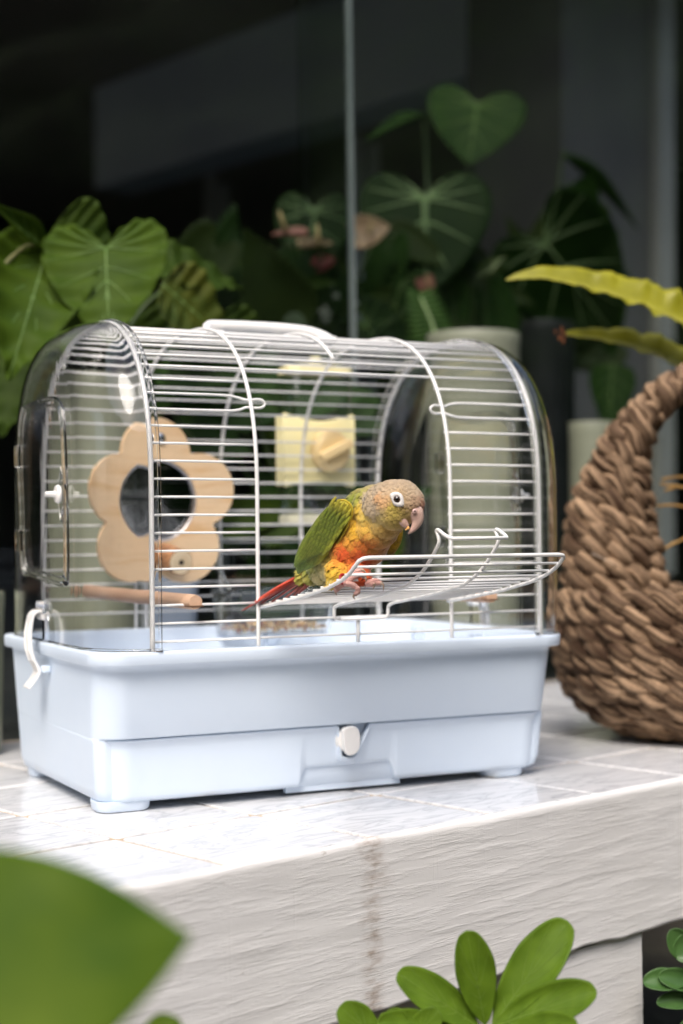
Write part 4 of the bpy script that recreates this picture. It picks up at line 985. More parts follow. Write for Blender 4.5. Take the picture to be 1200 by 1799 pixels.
for k, (r_, z_) in enumerate(bowl):
    lp = [bctr + BX * cos(2 * pi * i / 200) * r_ + BY * sin(2 * pi * i / 200) * r_ * .8 + Vector((0, 0, z_ + .004 * noise.noise(Vector((cos(2 * pi * i / 200) * 2, sin(2 * pi * i / 200) * 2, k))))) for i in range(200)]
    rope(basket, resample(lp, .0042), rr_w, 17, True, k)
# inside lining so that no light shows between the rows
m = MB(); m.loft([[bctr + BX * cos(2 * pi * i / 48) * r_ * q + BY * sin(2 * pi * i / 48) * r_ * .8 * q + Vector((0, 0, z_ + dz)) for i in range(48)] for r_, z_, q, dz in [(.178, .158, .95, 0), (.176, .073, .95, 0), (.142, .031, .93, .004), (.06, .008, .9, .004)]], False, True); m.build('lining', noisy('dark_lining', (.03, .018, .01), (.06, .035, .02), 40, .9), basket)
outer = [(992, 1045), (990, 1000), (992, 952), (1000, 892), (1020, 840), (1036, 808), (1064, 762), (1088, 730), (1126, 692), (1160, 668), (1200, 651), (1262, 641)]
inner = [(1200, 1072), (1176, 1030), (1155, 960), (1144, 892), (1134, 846), (1138, 800), (1148, 766), (1156, 745), (1172, 722), (1196, 704), (1226, 694), (1262, 690)]
oc = catmull([(a, b, 0) for a, b in outer], 8); ic = catmull([(a, b, 0) for a, b in inner], 8)
def walk(C):
    L = [0]
    for a, b in zip(C, C[1:]): L.append(L[-1] + (b - a).length)
    return L
Lo, Li = walk(oc), walk(ic)
def samp(C, L, t):
    s_ = t * L[-1]; i = 0
    while i < len(L) - 2 and L[i + 1] < s_: i += 1
    q = (s_ - L[i]) / max(1e-9, L[i + 1] - L[i]); return C[i] + (C[i + 1] - C[i]) * q
NR = 17
rows_c = []
for k in range(NR + 1):
    t = k / NR; a, b = samp(oc, Lo, t), samp(ic, Li, t); A, B = at(a.x, a.y, BD_), at(b.x, b.y, BD_); rows_c.append((A, B))
mirror = lambda p: p - BX * (2 * (p - bctr).dot(BX))
for sd_i in (0, 1):
    for k, (A, B) in enumerate(rows_c):
        if sd_i == 1: A, B = mirror(A), mirror(B)
        if sd_i == 1 and k == NR: continue
        c_ = (A + B) / 2; hx_ = (B - A) / 2; hl = max(hx_.length - rr_w * .9, .010); hd = hx_.normalized(); th = .030 - .012 * k / NR
        vert = hd.cross(BY).normalized()
        lp = []
        for i in range(64):
            a = 2 * pi * i / 64; ca_, sa_ = cos(a), sin(a); ex2 = .75
            lp.append(c_ + hd * hl * (abs(ca_) ** ex2) * (1 if ca_ > 0 else -1) + BY * th * (abs(sa_) ** ex2) * (1 if sa_ > 0 else -1) + vert * .004 * noise.noise(Vector((ca_ * 1.5, sa_ * 1.5, k + 31 * sd_i))))
        rope(basket, resample(lp, .0040), rr_w * (1.02 - .1 * k / NR), 19, True, 40 + k + 30 * sd_i)
# core of the handle band
for sd_i in (0, 1):
    loops = []
    for k, (A, B) in enumerate(rows_c):
        if sd_i == 1: A, B = mirror(A), mirror(B)
        c_ = (A + B) / 2; hx_ = (B - A) / 2; hd = hx_.normalized(); hl = max(hx_.length - .013, .004); th = (.030 - .012 * k / NR) * .82
        loops.append([c_ + hd * hl * cos(2 * pi * i / 20) + BY * th * sin(2 * pi * i / 20) for i in range(20)])
    m = MB(); m.loft(loops, True, True); m.build('handle_core', noisy('rope_core', (.05, .026, .013), (.10, .055, .028), 60, .9), basket)
# soil, dry roots and fern growing in the basket
m = MB(); m.lathe([(.0001, .128), (.08, .126), (.155, .112), (.165, .09)], bctr, 40, (BX, BY * .8, Vector((0, 0, 1)))); tag(m.build('potting_soil', noisy('soil', (.02, .014, .009), (.06, .04, .025), 60, .95, bump=1, bscale=120, dist=.006), None), 'dark potting soil filling the rope basket', 'soil')
fern = thing('nest_fern', 'yellow green fern with wavy fronds growing out of the rope basket', 'fern', bctr + Vector((0, 0, .12)))
FERN = leafmat('fern_frond', (.24, .24, .010), (.42, .40, .02), .4, .35, 26)
FERN2 = leafmat('fern_green', (.14, .22, .02), (.26, .32, .03), .4, .35, 26)
def frond(pts, widths, nrm, mat, waves=16, seed=0, rib=True, wave=.006):
    P = catmull(pts, 14); n = len(P); rows = []
    for i, p in enumerate(P):
        t = (P[min(i + 1, n - 1)] - P[max(i - 1, 0)]).normalized(); nn = (Vector(nrm) - t * Vector(nrm).dot(t)).normalized(); s_ = t.cross(nn); q = i / (n - 1) * (len(widths) - 1); j = min(int(q), len(widths) - 2); w_ = widths[j] + (widths[j + 1] - widths[j]) * (q - j)
        row = []
        for k in range(-4, 5):
            e = k / 4; wv = wave * (w_ / max(widths)) ** 2 * abs(e) ** 1.5 * (1.5 * noise.noise(Vector((i * .42, seed * 3.1, 2 if k > 0 else 8))) + .5 * sin(waves * 2 * pi * i / n + seed + 3 * noise.noise(Vector((i * .1, seed, 0))))); row.append(p + s_ * w_ * e * (1 + .22 * abs(e) * noise.noise(Vector((i * .37, seed * 2.7, 5 if k > 0 else 11)))) + nn * (wv + w_ * .55 * abs(e)))
        rows.append(row)
    m = MB(); m.grid(rows); o = m.build('frond', mat, fern, solid=.0006)
    m = MB(); m.tube(P, [.0022 * (1 - .8 * i / n) + .0004 for i in range(n)], 6); m.build('midrib', noisy('frond_rib', (.30, .28, .04), (.38, .34, .06), 40, .5), o)
fb = bctr + Vector((0, 0, .125)); fd = 1.86
frond([fb, at(1290, 900, fd), at(1310, 740, fd + .02), at(1290, 640, fd), at(1220, 578, fd - .01), at(1130, 535, fd - .02), at(1040, 506, fd - .03), at(950, 487, fd - .04), at(889, 492, fd - .045)], [.008, .014, .022, .028, .030, .027, .021, .012, .001], (U * .75 - F * .75), FERN, 13, 0)
frond([fb, at(1280, 950, fd + .03), at(1300, 800, fd + .05), at(1285, 700, fd + .04), at(1220, 655, fd + .03), at(1140, 618, fd + .02), at(1060, 597, fd + .01), at(995, 588, fd)], [.008, .013, .020, .026, .026, .022, .015, .004], (U * .8 - F * .7), FERN, 10, 2)
frond([fb, at(1300, 900, fd + .05), at(1380, 740, fd + .02), at(1480, 640, fd), at(1600, 600, fd)], [.008, .020, .03, .026, .002], (U * .75 - F * .75), FERN, 10, 1)
frond([fb, at(1300, 880, fd + .1), at(1340, 700, fd + .2), at(1400, 560, fd + .25), at(1500, 460, fd + .3)], [.008, .020, .03, .026, .002], (U * .5 - F * .85), FERN2, 10, 3)
# shrivelled brown frond tip
m = MB(); rs = random.Random(4); tp = at(995, 588, fd)
for i in range(9):
    q = tp - R * rs.uniform(0, .014) + U * rs.uniform(-.006, .008); m.tube([q, q + Vector((rs.uniform(-.006, .003), rs.uniform(-.004, .004), rs.uniform(-.008, .006)))], [.0016, .0006], 5)
m.build('dry_tip', noisy('dry_tip', (.20, .06, .02), (.34, .12, .04), 60, .8), fern)
ROOT = noisy('dry_root', (.30, .16, .04), (.48, .28, .08), 60, .7)
roots = thing('orchid_roots', 'thin orange brown air roots poking out inside the basket handle', 'roots', fb)
for (a, b, c_) in (((1163, 842), (1200, 838), (1262, 850)), ((1168, 862), (1205, 856), (1270, 880)), ((1154, 889), (1200, 890), (1270, 920)), ((1158, 972), (1190, 952), (1240, 948)), ((1160, 850), (1230, 870), (1290, 960))):
    m = MB(); m.tube(catmull([at(*a, 1.83), at(*b, 1.84), at(*c_, 1.85), fb + BX * .02 + Vector((0, 0, .01))], 5), .0016, 6); m.build('root', ROOT, roots)
moss = MB(); rs = random.Random(8)
for i in range(160):
    a = rs.uniform(0, 6.28); r_ = rs.uniform(.02, .14); q = bctr + BX * cos(a) * r_ + BY * sin(a) * r_ * .75 + Vector((0, 0, .122)); d = Vector((rs.uniform(-.4, .4), rs.uniform(-.4, .4), 1)).normalized(); l = rs.uniform(.015, .045)
    moss.tube([q, q + d * l * .5, q + d * l + Vector((rs.uniform(-.01, .01), rs.uniform(-.01, .01), 0))], [.002, .0016, .0004], 4)
mo = moss.build('dry_moss', noisy('dry_moss', (.10, .09, .04), (.24, .20, .11), 60, .9), None); tag(mo, 'dry brownish moss tufts on the basket soil', 'moss', kind='stuff')
# stray fibres on the rope
for (a, b) in (((1040, 972), (1083, 993)), ((1152, 1042), (1176, 1072))):
    m = MB(); m.tube([at(*a, BD_ - .045), (at(*a, BD_ - .05) + at(*b, BD_ - .05)) / 2 - BY * .002, at(*b, BD_ - .045)], .0007, 5); m.build('fibre', noisy('pale_fibre', (.42, .33, .25), (.5, .4, .3), 40, .8), basket)

# ================================================================== PLANTS
def leaf_rows(outline, K=6, sub=4):
    half = catmull([(x, y, 0) for x, y in outline], sub); return half
def leaf(parent, base, tip, width, nrm, mat, kind='heart', cup=.08, pleat=0.0, npl=9, droop=.10, K=7, vein=None, name='leaf', seed=0, wavy=.0, vr=.0016):
    base, tip = Vector(base), Vector(tip); ly = tip - base; L = ly.length; ey = ly.normalized(); nn = (Vector(nrm) - ey * Vector(nrm).dot(ey)).normalized(); ex = ey.cross(nn)
    shapes = {'heart': [(0, 1), (.10, .90), (.27, .70), (.41, .45), (.49, .18), (.48, -.06), (.39, -.22), (.26, -.27), (.13, -.20), (.04, -.08), (0, 0)],
              'broad': [(0, 1), (.05, .965), (.19, .85), (.35, .68), (.46, .50), (.5, .32), (.43, .12), (.2, .01), (0, 0)],
              'ovate': [(0, 1), (.10, .88), (.28, .66), (.44, .42), (.50, .24), (.42, .08), (.22, .01), (0, 0)],
              'oblong': [(0, 1), (.22, .97), (.40, .84), (.50, .64), (.46, .44), (.34, .25), (.18, .10), (.05, .02), (0, 0)],
              'lance': [(0, 1), (.16, .82), (.36, .58), (.5, .36), (.44, .16), (.22, .03), (0, 0)],
              'arrow': [(0, 1), (.08, .86), (.22, .62), (.36, .38), (.46, .12), (.52, -.12), (.50, -.30), (.36, -.20), (.18, -.06), (0, 0)]}
    half = catmull([(x, y, 0) for x, y in shapes[kind]], 9 if pleat else 4); rows = []
    n = len(half)
    def surf(x, y, s_, idx, sgn):
        z = cup * L * (s_ ** 2) * abs(x) * 2 - droop * L * max(0, y) ** 2 + pleat * L * cos(npl * 2 * pi * idx / n) * s_ * (1 - .4 * s_) + wavy * L * noise.noise(Vector((x * 3 * sgn + seed * 7, y * 3, seed))) * s_
        return base + ex * (x * sgn * width) + ey * (y * L) + nn * z
    m = MB()
    for sgn in (-1, 1):
        rr2 = []
        for i, h_ in enumerate(half):
            my = max(0.0, h_.y * .92) if h_.y > 0 else 0.0
            rr2.append([surf(h_.x * k / K, my + (h_.y - my) * (k / K) ** 1.15, k / K, i, sgn) for k in range(K + 1)])
        m.grid(rr2)
    bmx = m.mesh(name, mat); bm = bmesh.new(); bm.from_mesh(bmx); bmesh.ops.remove_doubles(bm, verts=bm.verts, dist=L * .0008); bmesh.ops.recalc_face_normals(bm, faces=bm.faces); bm.to_mesh(bmx); bm.free()
    o = bpy.data.objects.new(name, bmx); COL.objects.link(o); md = o.modifiers.new('thick', 'SOLIDIFY'); md.thickness = .0007; md.offset = 0
    par(o, parent)
    if vein:
        vm = MB(); vm.tube([surf(0, .96 * t / 10, 0, 0, 1) + nn * (.0003 + vr * .25) for t in range(11)], [vr * 1.5 * (1 - .75 * t / 10) for t in range(11)], 6)
        for sgn in (-1, 1):
            for idx in (range(6, n - 4, 5 if n < 60 else 10) if kind in ('heart', 'arrow') else range(5, n - 4, 4 if n < 50 else 8)):
                h_ = half[idx]; my = max(0.0, h_.y * .55 - .04) if h_.y > .3 else 0.0; pts = []
                for k in range(8):
                    q = k / 7 * .92; x = h_.x * q; y = my + (h_.y - my) * (q ** (1.3 if h_.y > 0 else 1.0)); pts.append(surf(x, y, q, idx, sgn) + nn * (.0003 + vr * .25))
                vm.tube(pts, [vr * (1 - .7 * k / 7) for k in range(8)], 5)
        vm.build('veins', vein, o)
    return o
def wpx(p, n_): return n_ * pxm(depth_of(p))
def stem(parent, pts, r, mat, name='stem'):
    m = MB(); P = catmull(pts, 6); m.tube(P, [r * (1 - .4 * i / len(P)) for i in range(len(P))], 8); return m.build(name, mat, parent)
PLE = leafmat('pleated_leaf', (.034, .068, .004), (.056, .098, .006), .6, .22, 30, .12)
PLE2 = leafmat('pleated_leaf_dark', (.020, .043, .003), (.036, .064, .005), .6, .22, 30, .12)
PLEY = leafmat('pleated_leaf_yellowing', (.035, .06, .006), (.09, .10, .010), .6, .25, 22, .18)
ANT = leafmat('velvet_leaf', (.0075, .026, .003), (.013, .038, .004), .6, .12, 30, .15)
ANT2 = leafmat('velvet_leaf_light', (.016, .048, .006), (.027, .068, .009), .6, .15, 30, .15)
VEIN = noisy('leaf_vein', (.20, .31, .12), (.26, .37, .16), 60, .5)
VEIN2 = noisy('leaf_vein_soft', (.10, .19, .04), (.14, .23, .05), 60, .5)
STEM = noisy('green_stem', (.03, .065, .014), (.055, .09, .02), 50, .5)
SAGE = noisy('sage_glaze', (.185, .20, .145), (.225, .24, .175), 8, .5, bump=.1)
DARKPOT = noisy('dark_pot', (.012, .014, .016), (.025, .027, .03), 12, .5)
def pot(name, label, u0, u1, vtop, v, mat, taper=.86, zb=-.014, rim=True):
    a, b = onv(u0, vtop, v), onv(u1, vtop, v); c_ = (a + b) / 2; r_ = (b - a).dot(R) / 2 * .98; zt = c_.z; h_ = zt - zb
    m = MB(); m.lathe([(r_ * taper * .9, zb), (r_ * taper, zb + .004), (r_ * (taper + 1) / 2, zb + h_ * .5), (r_ * .985, zt - .02), (r_, zt - .016), (r_, zt - .002), (r_ * .985, zt), (r_ * .92, zt), (r_ * .9, zt - .03), (.001, zt - .032)], Vector((c_.x, c_.y, 0)), 40)
    o = thing(name, label, 'plant pot', Vector((c_.x, c_.y, zb))); m.build('body', mat, o, sharp=50); 
    m2 = MB(); m2.lathe([(.0001, zt - .022), (r_ * .9, zt - .026)], Vector((c_.x, c_.y, 0)), 24); m2.build('soil', noisy('pot_soil', (.02, .014, .009), (.05, .035, .022), 50, .95), o)
    return Vector((c_.x, c_.y, zt - .02)), o
# pleated-leaf plant at the left
lv = .685
pp, po = pot('sage_pot', 'sage green glazed pot behind the flower mirror', 62, 262, 660, lv, SAGE, .9, .0)
left = thing('pleated_plant', 'broad plant with bright pleated heart leaves behind the cage top', 'plant', pp)
def LV(u_, v_, dv=0): return onv(u_, v_, lv + dv)
toward = -F * .85 + U * .35
leaf(left, LV(186, 436, -.05), LV(190, 588, -.10), .150, toward, PLE, 'heart', .10, .036, 10, .10, 8, VEIN2, seed=1, vr=.0007)
o_ = left.children[-1]
stem(left, [pp, LV(200, 600, .02), LV(196, 480, .0), LV(186, 447, -.05)], .003, STEM)
leaf(left, LV(85, 430, .0), LV(18, 660, -.06), .125, toward + R * .35, PLE, 'ovate', .12, .034, 8, .08, 8, VEIN2, seed=2, vr=.0007)
stem(left, [pp, LV(140, 560, .05), LV(110, 450, .02), LV(78, 440, .0)], .003, STEM)
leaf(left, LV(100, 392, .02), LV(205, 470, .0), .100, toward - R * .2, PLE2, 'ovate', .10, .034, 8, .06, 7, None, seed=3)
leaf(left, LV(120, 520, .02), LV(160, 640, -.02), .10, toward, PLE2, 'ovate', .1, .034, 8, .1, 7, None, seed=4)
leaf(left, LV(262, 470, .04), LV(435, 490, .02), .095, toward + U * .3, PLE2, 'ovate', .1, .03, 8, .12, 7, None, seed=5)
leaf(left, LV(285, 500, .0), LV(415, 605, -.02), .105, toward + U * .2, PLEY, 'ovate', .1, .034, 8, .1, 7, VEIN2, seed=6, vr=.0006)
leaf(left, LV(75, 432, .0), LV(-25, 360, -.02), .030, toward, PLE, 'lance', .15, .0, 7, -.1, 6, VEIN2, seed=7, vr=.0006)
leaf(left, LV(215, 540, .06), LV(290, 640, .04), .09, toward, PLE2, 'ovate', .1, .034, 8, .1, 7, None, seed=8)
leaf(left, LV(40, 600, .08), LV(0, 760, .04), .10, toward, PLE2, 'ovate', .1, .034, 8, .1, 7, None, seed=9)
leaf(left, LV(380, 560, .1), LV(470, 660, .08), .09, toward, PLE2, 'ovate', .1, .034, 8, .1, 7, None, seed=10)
for q in ((112, 392, .02), (120, 520, .02), (262, 458, .06), (290, 505, .02), (75, 432, 0), (215, 540, .06), (40, 600, .08), (380, 560, .1)):
    e = LV(*q); stem(left, [pp, (pp + e) / 2 + U * .03 + F * .04, e], .0026, STEM)
stem(left, [LV(-10, 500, .0), LV(8, 465, 0), LV(40, 436, 0), LV(60, 430, 0)], .003, noisy('pale_stem', (.16, .17, .06), (.22, .22, .08), 40, .5), 'stem')
# big veined anthuriums behind the glass
av = .96
ap, apo = pot('sage_pot', 'tall sage green planter behind the right end of the cage', 752, 906, 588, .715, SAGE, .94, .0)
ap = onv(752, 740, av)
anth = thing('anthurium_plant', 'dark velvety plant with huge pale-veined heart leaves behind glass', 'plant', ap)
def AV(u_, v_, dv=0): return onv(u_, v_, av + dv)
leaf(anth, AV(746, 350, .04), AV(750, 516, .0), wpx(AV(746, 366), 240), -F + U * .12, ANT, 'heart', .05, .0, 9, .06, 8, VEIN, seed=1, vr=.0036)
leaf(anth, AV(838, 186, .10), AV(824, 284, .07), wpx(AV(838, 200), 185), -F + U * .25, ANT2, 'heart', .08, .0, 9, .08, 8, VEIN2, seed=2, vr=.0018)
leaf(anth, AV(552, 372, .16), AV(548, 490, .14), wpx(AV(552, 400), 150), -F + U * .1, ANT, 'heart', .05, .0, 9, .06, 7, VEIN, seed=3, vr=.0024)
leaf(anth, AV(748, 205, .12), AV(640, 240, .14), wpx(AV(700, 220), 44), -F * .5 + U, ANT2, 'lance', .1, .0, 9, .06, 7, None, seed=4)
for q, bend in (((746, 366, .04), -.06), ((838, 186, .10), .05), ((552, 372, .16), -.05), ((748, 205, .12), .02)):
    e = AV(*q); stem(anth, [ap, (ap * .6 + e * .4) + R * bend * .6 + F * .06, e + F * .03 - U * .02, e], .0042, STEM)
apt, _o = pot('black_pot', 'black pot hidden low behind the sage green planter', 690, 800, 720, av, DARKPOT, .9, -.02)
rp, rpo = pot('black_pot', 'black pot standing behind the rounded right end of the cage', 902, 1003, 568, av + .05, DARKPOT, .9, -.02)
an2 = thing('anthurium_plant', 'dark plant with a drooping veined leaf in the black pot', 'plant', rp)
leaf(an2, AV(958, 428, .02), AV(1090, 600, .0), wpx(AV(1000, 450), 235), -F + U * .15 - R * .2, ANT, 'heart', .06, .0, 9, .08, 8, VEIN, seed=5, vr=.0026)
leaf(an2, AV(1000, 330, .08), AV(1062, 400, .06), wpx(AV(1000, 330), 90), -F + U * .3, ANT2, 'ovate', .1, .0, 9, .08, 7, None, seed=6)
leaf(an2, AV(990, 275, .1), AV(1130, 400, .08), .035, -F * .4 + U, ANT2, 'lance', .1, .0, 9, .04, 7, None, seed=7)
leaf(an2, AV(1076, 640, -.02), AV(1070, 768, -.04), wpx(AV(1000, 700), 84), -F + U * .2, ANT2, 'ovate', .08, .0, 9, .08, 7, VEIN2, seed=8, vr=.0012)
for q in ((958, 428, .02), (1000, 330, .08), (990, 275, .1), (1076, 640, -.02)):
    e = AV(*q); stem(an2, [rp, (rp + e) / 2 + F * .05 - U * .01, e + F * .02, e], .0036, STEM)
# smaller plants and flowers between the panes
mp_, mpo = pot('sage_pot', 'squat sage pot of flowers behind the carry handle', 470, 650, 640, .92, DARKPOT, .9, -.02)
mpo['label'] = 'dark flower pot hidden behind the water bottle'; mpo.name = 'flower_pot'
flo = thing('flowering_plant', 'small flowering plant with peach and red spathes by the glass edge', 'plant', mp_)
def MV(u_, v_, dv=0): return onv(u_, v_, .885 + dv)
OLI = leafmat('olive_leaf', (.022, .042, .006), (.035, .058, .009), .55, .15, 20, .25)
leaf(flo, MV(500, 590), MV(432, 398, -.02), .13, -F + U * .1 + R * .4, OLI, 'ovate', .12, .0, 9, .04, 7, None, seed=1)
PEACH = leafmat('peach_spathe', (.62, .40, .24), (.70, .50, .32), .4, .35, 40); REDS = leafmat('red_spathe', (.42, .06, .06), (.5, .10, .10), .4, .3, 40); PINKS = leafmat('pink_spathe', (.45, .17, .13), (.52, .22, .17), .4, .3, 40)
SPAD = noisy('spadix', (.50, .36, .16), (.6, .44, .2), 60, .5)
def flower(cu, cv, w_, h_, mat, ang, spx, dv=0, up_=.35):
    c_ = MV(cu, cv, dv); d = (R * cos(ang) + U * sin(ang)).normalized(); s_ = pxm(depth_of(c_))
    o = leaf(flo, c_ - d * w_ * s_ / 2, c_ + d * w_ * s_ / 2, h_ * s_ * 1.1, -F * .6 + U * up_, mat, 'heart', .18, 0, 9, .0, 6, None, 'spathe')
    m = MB(); a = MV(*spx[0], dv - .01); b = MV(*spx[1], dv - .01); m.tube([a, (a + b) / 2, b], [.0042, .0036, .002], 8); m.build('spadix', SPAD, flo)
    stem(flo, [mp_, (mp_ + c_) / 2 + F * .02, c_ - U * .01, c_], .0024, STEM)
flower(501, 413, 52, 30, PINKS, pi, ((504, 410), (490, 370)), .0, 1.0)
flower(560, 430, 50, 36, PEACH, .1, ((560, 432), (557, 394)), .0, .9)
flower(575, 462, 34, 34, REDS, .4, ((566, 458), (562, 440)), .02)
flower(658, 405, 58, 58, PEACH, .25, ((648, 412), (654, 384)), .08, .15)
flower(750, 506, 28, 30, PINKS, -1.2, ((750, 500), (752, 490)), .06)
TINY = noisy('white_petal', (.62, .62, .52), (.7, .7, .6), 40, .5)
for (u_, v_, r_) in ((505, 533, 9), (508, 545, 6), (570, 548, 13), (572, 560, 10), (590, 520, 8), (582, 498, 6)):
    c_ = MV(u_, v_, .02); m = MB(); s_ = pxm(depth_of(c_)) * r_
    for k in range(4):
        a = k * 1.57 + u_; m.sphere(c_ + (R * cos(a) + U * sin(a)) * s_ * .5, (s_ * .55, s_ * .3, s_ * .2), 8, 5, (R * cos(a) + U * sin(a), U * cos(a) - R * sin(a), -F))
    m.build('blossom', TINY, flo); stem(flo, [mp_, (mp_ + c_) / 2, c_], .0013, STEM)
leaf(flo, MV(518, 600, -.02), MV(517, 548, -.03), .035, -F + U * .2, leafmat('pale_leaf', (.12, .18, .10), (.17, .23, .14), .5, .2, 30), 'oblong', .1, 0, 9, .02, 6, None, seed=9)
rs = random.Random(21)
for i in range(34):                                  # thin stalks and small leaves filling the gap
    u_ = rs.uniform(430, 900); v_ = rs.uniform(470, 610); dv = rs.uniform(.0, .2); e = MV(u_, v_, dv); b_ = MV(u_ + rs.uniform(-40, 40), 700, dv)
    stem(flo, [b_, (b_ + e) / 2 + R * rs.uniform(-.02, .02), e], .0016, STEM)
    a = rs.uniform(-.6, 3.7); d = R * cos(a) + U * sin(a); leaf(flo, e, e + d * rs.uniform(.03, .075), rs.uniform(.015, .035), -F + U * rs.uniform(.1, .7) + R * rs.uniform(-.4, .4), rs.choice([ANT2, OLI, PLE2]), rs.choice(['lance', 'ovate']), .1, 0, 9, .1, 5, None, seed=i)
dense = thing('background_foliage', 'shadowy mass of dark broad leaves filling the room behind the glass', 'plant', onv(640, 1000, 1.08)); rs = random.Random(77); db_ = onv(640, 1000, 1.08)
for i in range(60):
    u_ = rs.uniform(290, 1090); v_ = rs.uniform(430, 640) - (60 if u_ > 640 else 0) * rs.random(); e = onv(u_, v_, rs.uniform(.98, 1.2)); a = rs.gauss(-1.4, .7); d = R * cos(a) + U * sin(a)
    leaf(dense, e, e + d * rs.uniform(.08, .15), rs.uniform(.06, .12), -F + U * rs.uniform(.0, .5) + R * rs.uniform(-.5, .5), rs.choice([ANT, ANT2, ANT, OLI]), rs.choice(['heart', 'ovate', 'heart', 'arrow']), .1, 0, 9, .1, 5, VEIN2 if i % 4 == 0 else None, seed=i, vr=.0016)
    stem(dense, [db_ + BE * (u_ - 640) * .0004, (db_ + e) / 2 + F * .05, e], .003, STEM)
cut = thing('cut_leaf_plant', 'finely divided fern-like leaf with a pale rib below the big heart leaf', 'plant', AV(790, 640, -.14))
rib0, rib1 = AV(772, 618, -.14), AV(738, 520, -.1)
stem(cut, [AV(790, 660, -.14), rib0, (rib0 + rib1) / 2 + R * .004, rib1], .003, noisy('pale_rib', (.20, .30, .12), (.26, .36, .16), 40, .5))
for i in range(14):
    t = i / 13; p = rib0 + (rib1 - rib0) * t
    for sg in (-1, 1): leaf(cut, p, p + R * sg * (.055 * (1 - .5 * t)) - U * (.02 - .035 * t) , .010, -F + U * .3, ANT2, 'lance', .1, 0, 9, .1, 4, None, 'leaflet', seed=i)
# leafy mass low down behind the cage
low = thing('foliage_plant', 'dense dark green foliage seen through the middle of the cage', 'plant', onv(560, 1090, .78)); rs = random.Random(31); lb_ = onv(560, 1090, .78)
for i in range(46):
    u_ = rs.uniform(270, 680); v_ = rs.uniform(640, 1040); e = onv(u_, v_, rs.uniform(.72, .80)); a = rs.uniform(0, 6.28); d = R * cos(a) + U * sin(a) * .8
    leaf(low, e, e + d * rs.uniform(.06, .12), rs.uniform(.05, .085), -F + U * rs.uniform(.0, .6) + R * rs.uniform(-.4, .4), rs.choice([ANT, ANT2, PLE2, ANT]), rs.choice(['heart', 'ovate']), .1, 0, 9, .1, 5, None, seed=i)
    if i % 3 == 0: stem(low, [lb_, (lb_ + e) / 2 + F * .03, e], .003, STEM)
# blue-grey storage box and sage blocks on the sill
a, b = onv(95, 962, .70), onv(352, 962, .70); c_ = (a + b) / 2; bxw = (b - a).dot(R) * 1.0
m = MB(); zt = c_.z; m.loft([rrect(-bxw / 2 + .008, bxw / 2 - .008, -.05, .05, .012, -.0005, 4), rrect(-bxw / 2, bxw / 2, -.056, .056, .014, zt - .02, 4), rrect(-bxw / 2 - .004, bxw / 2 + .004, -.06, .06, .016, zt - .018, 4), rrect(-bxw / 2 - .004, bxw / 2 + .004, -.06, .06, .016, zt, 4)], True, True)
o = m.build('storage_box', noisy('blue_grey_plastic', (.20, .25, .33), (.24, .29, .37), 10, .5), None, sharp=40); o.location = Vector((c_.x, c_.y, 0)); o.rotation_euler.z = -.25; tag(o, 'blue grey plastic box standing behind the flower mirror', 'box')
pot('sage_jar', 'small sage green jar between the cage and the rope basket', 1004, 1075, 742, .69, SAGE, .95, .0)
pot('sage_pot', 'low sage green pot beside the left end of the cage', -150, 22, 1040, .66, SAGE, .9, .0)

# --- plants in front of the bench
LIME = leafmat('umbrella_leaf', (.085, .155, .010), (.125, .215, .016), .48, .22, 70, .22)
LIMEV = noisy('umbrella_rib', (.13, .22, .03), (.16, .25, .04), 40, .45)
fr = thing('umbrella_plant', 'fresh green umbrella plant with rounded leaflets in front of the bench leg', 'plant', at(858, 2300, 1.12))
hub = at(858, 1808, 1.10)
for i, (bu, bv, tu, tv, w_, dd, nx_, nu) in enumerate(((852, 1800, 822, 1638, 80, -.01, .1, .35), (866, 1802, 996, 1618, 96, .0, -.35, .3), (862, 1806, 1044, 1738, 82, -.03, -.1, .75), (842, 1806, 702, 1708, 78, -.01, .25, .6),
        (818, 1818, 668, 1792, 60, -.04, .2, .9), (880, 1815, 1010, 1800, 60, -.05, -.1, .9), (850, 1820, 790, 1900, 60, -.08, 0, .9))):
    leaf(fr, at(bu, bv, 1.10), at(tu, tv, 1.10 + dd), w_ * .9 * pxm(1.10), -F + U * nu + R * nx_, LIME, 'oblong', .06, .0, 9, .05, 7, LIMEV, seed=i, wavy=.03, vr=.00022)
stem(fr, [at(858, 2300, 1.12), at(850, 2000, 1.11), hub], .003, STEM)
hub2 = at(690, 1840, 1.08)
for i, (bu, bv, tu, tv, w_) in enumerate(((672, 1835, 598, 1768, 62), (700, 1832, 692, 1772, 46), (716, 1836, 770, 1776, 50), (690, 1850, 620, 1870, 56))):
    leaf(fr, at(bu, bv, 1.08), at(tu, tv, 1.075), w_ * pxm(1.08), -F + U * .6, LIME, 'oblong', .06, .0, 9, .05, 7, LIMEV, seed=i + 10, wavy=.03, vr=.00022)
stem(fr, [at(858, 2300, 1.12), at(760, 2050, 1.1), hub2], .003, STEM)
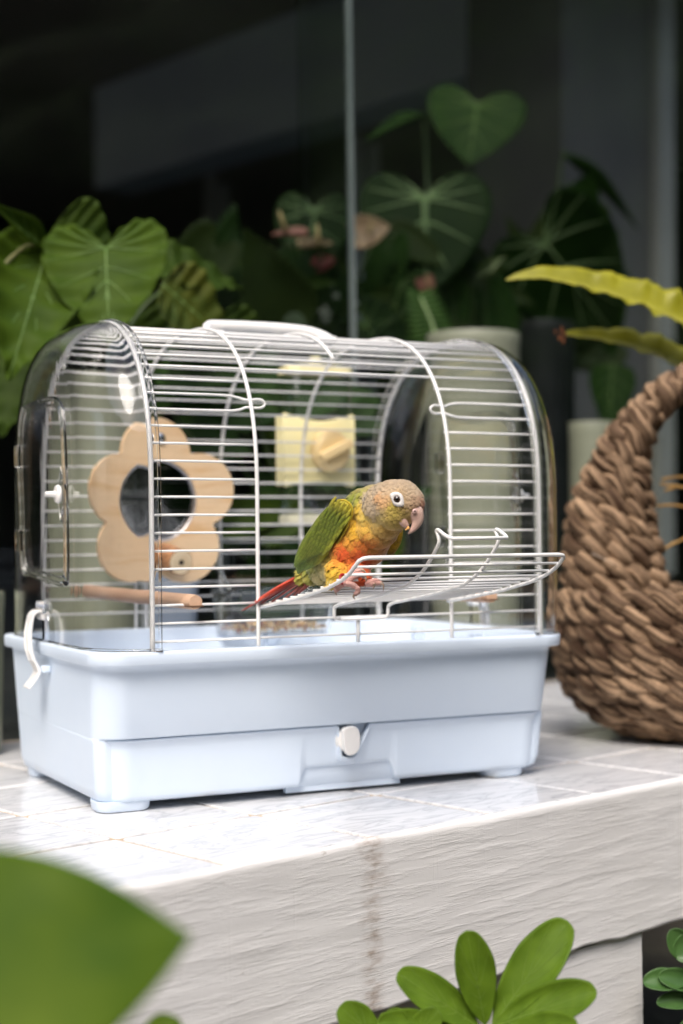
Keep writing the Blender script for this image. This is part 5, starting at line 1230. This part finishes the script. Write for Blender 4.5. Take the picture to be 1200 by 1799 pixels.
dk = thing('shade_shrub', 'dark glossy leafed shrub growing in the gap under the bench', 'shrub', at(1260, 2200, 1.5))
DKL = leafmat('shade_leaf', (.05, .12, .03), (.08, .17, .045), .35, .2, 40)
for i, (bu, bv, tu, tv, w_, nu) in enumerate(((1250, 1640, 1186, 1680, 52, .3), (1215, 1690, 1180, 1636, 46, .2), (1215, 1722, 1132, 1724, 42, .8), (1240, 1735, 1160, 1714, 40, .6), (1235, 1762, 1156, 1760, 34, 1.0), (1260, 1790, 1190, 1830, 50, .5), (1270, 1700, 1330, 1650, 50, .5), (1230, 1650, 1260, 1590, 44, .4))):
    leaf(dk, at(bu, bv, 1.42), at(tu, tv, 1.41), w_ * pxm(1.42), -F + U * nu, DKL, 'oblong', .12, .0, 9, .08, 6, None, seed=i)
    stem(dk, [at(1260, 2200, 1.5), at(1270, 1850, 1.45), at(bu, bv, 1.42)], .0022, STEM)
for i in range(16):
    u_ = rs.uniform(540, 900); v_ = rs.uniform(1795, 1900); e = at(u_, v_, 1.45); a = rs.uniform(0, 3.14)
    leaf(dk, e, e + (R * cos(a) + U * sin(a) * .5) * .05, .028, -F + U, DKL, 'ovate', .1, 0, 9, .1, 5, None, seed=i)
    stem(dk, [at(1260, 2200, 1.5), at(u_ + 60, 2050, 1.47), e], .002, STEM)
# out-of-focus leaf close to the lens
nl = thing('garden_plant', 'broad green leaf plant growing close in front of the bench', 'plant', at(-420, 3200, .74))
BIGL = leafmat('broad_leaf', (.045, .10, .005), (.105, .165, .007), .5, .25, 22, .15)
leaf(nl, at(-230, 1735, .53), at(340, 1640, .57), 440 * pxm(.55), -F * .8 + U * .45, BIGL, 'broad', .015, .0, 6, .03, 10, None, seed=1, wavy=.03)
stem(nl, [at(-420, 3200, .74), at(-360, 2200, .58), at(-250, 1740, .53)], .004, STEM)
leaf(nl, at(260, 1900, .78), at(300, 1782, .79), 80 * pxm(.78), -F * .8 + U * .55, BIGL, 'oblong', .06, .0, 6, .03, 8, None, seed=2)
stem(nl, [at(-420, 3200, .74), at(100, 2500, .77), at(260, 1900, .78)], .003, STEM)
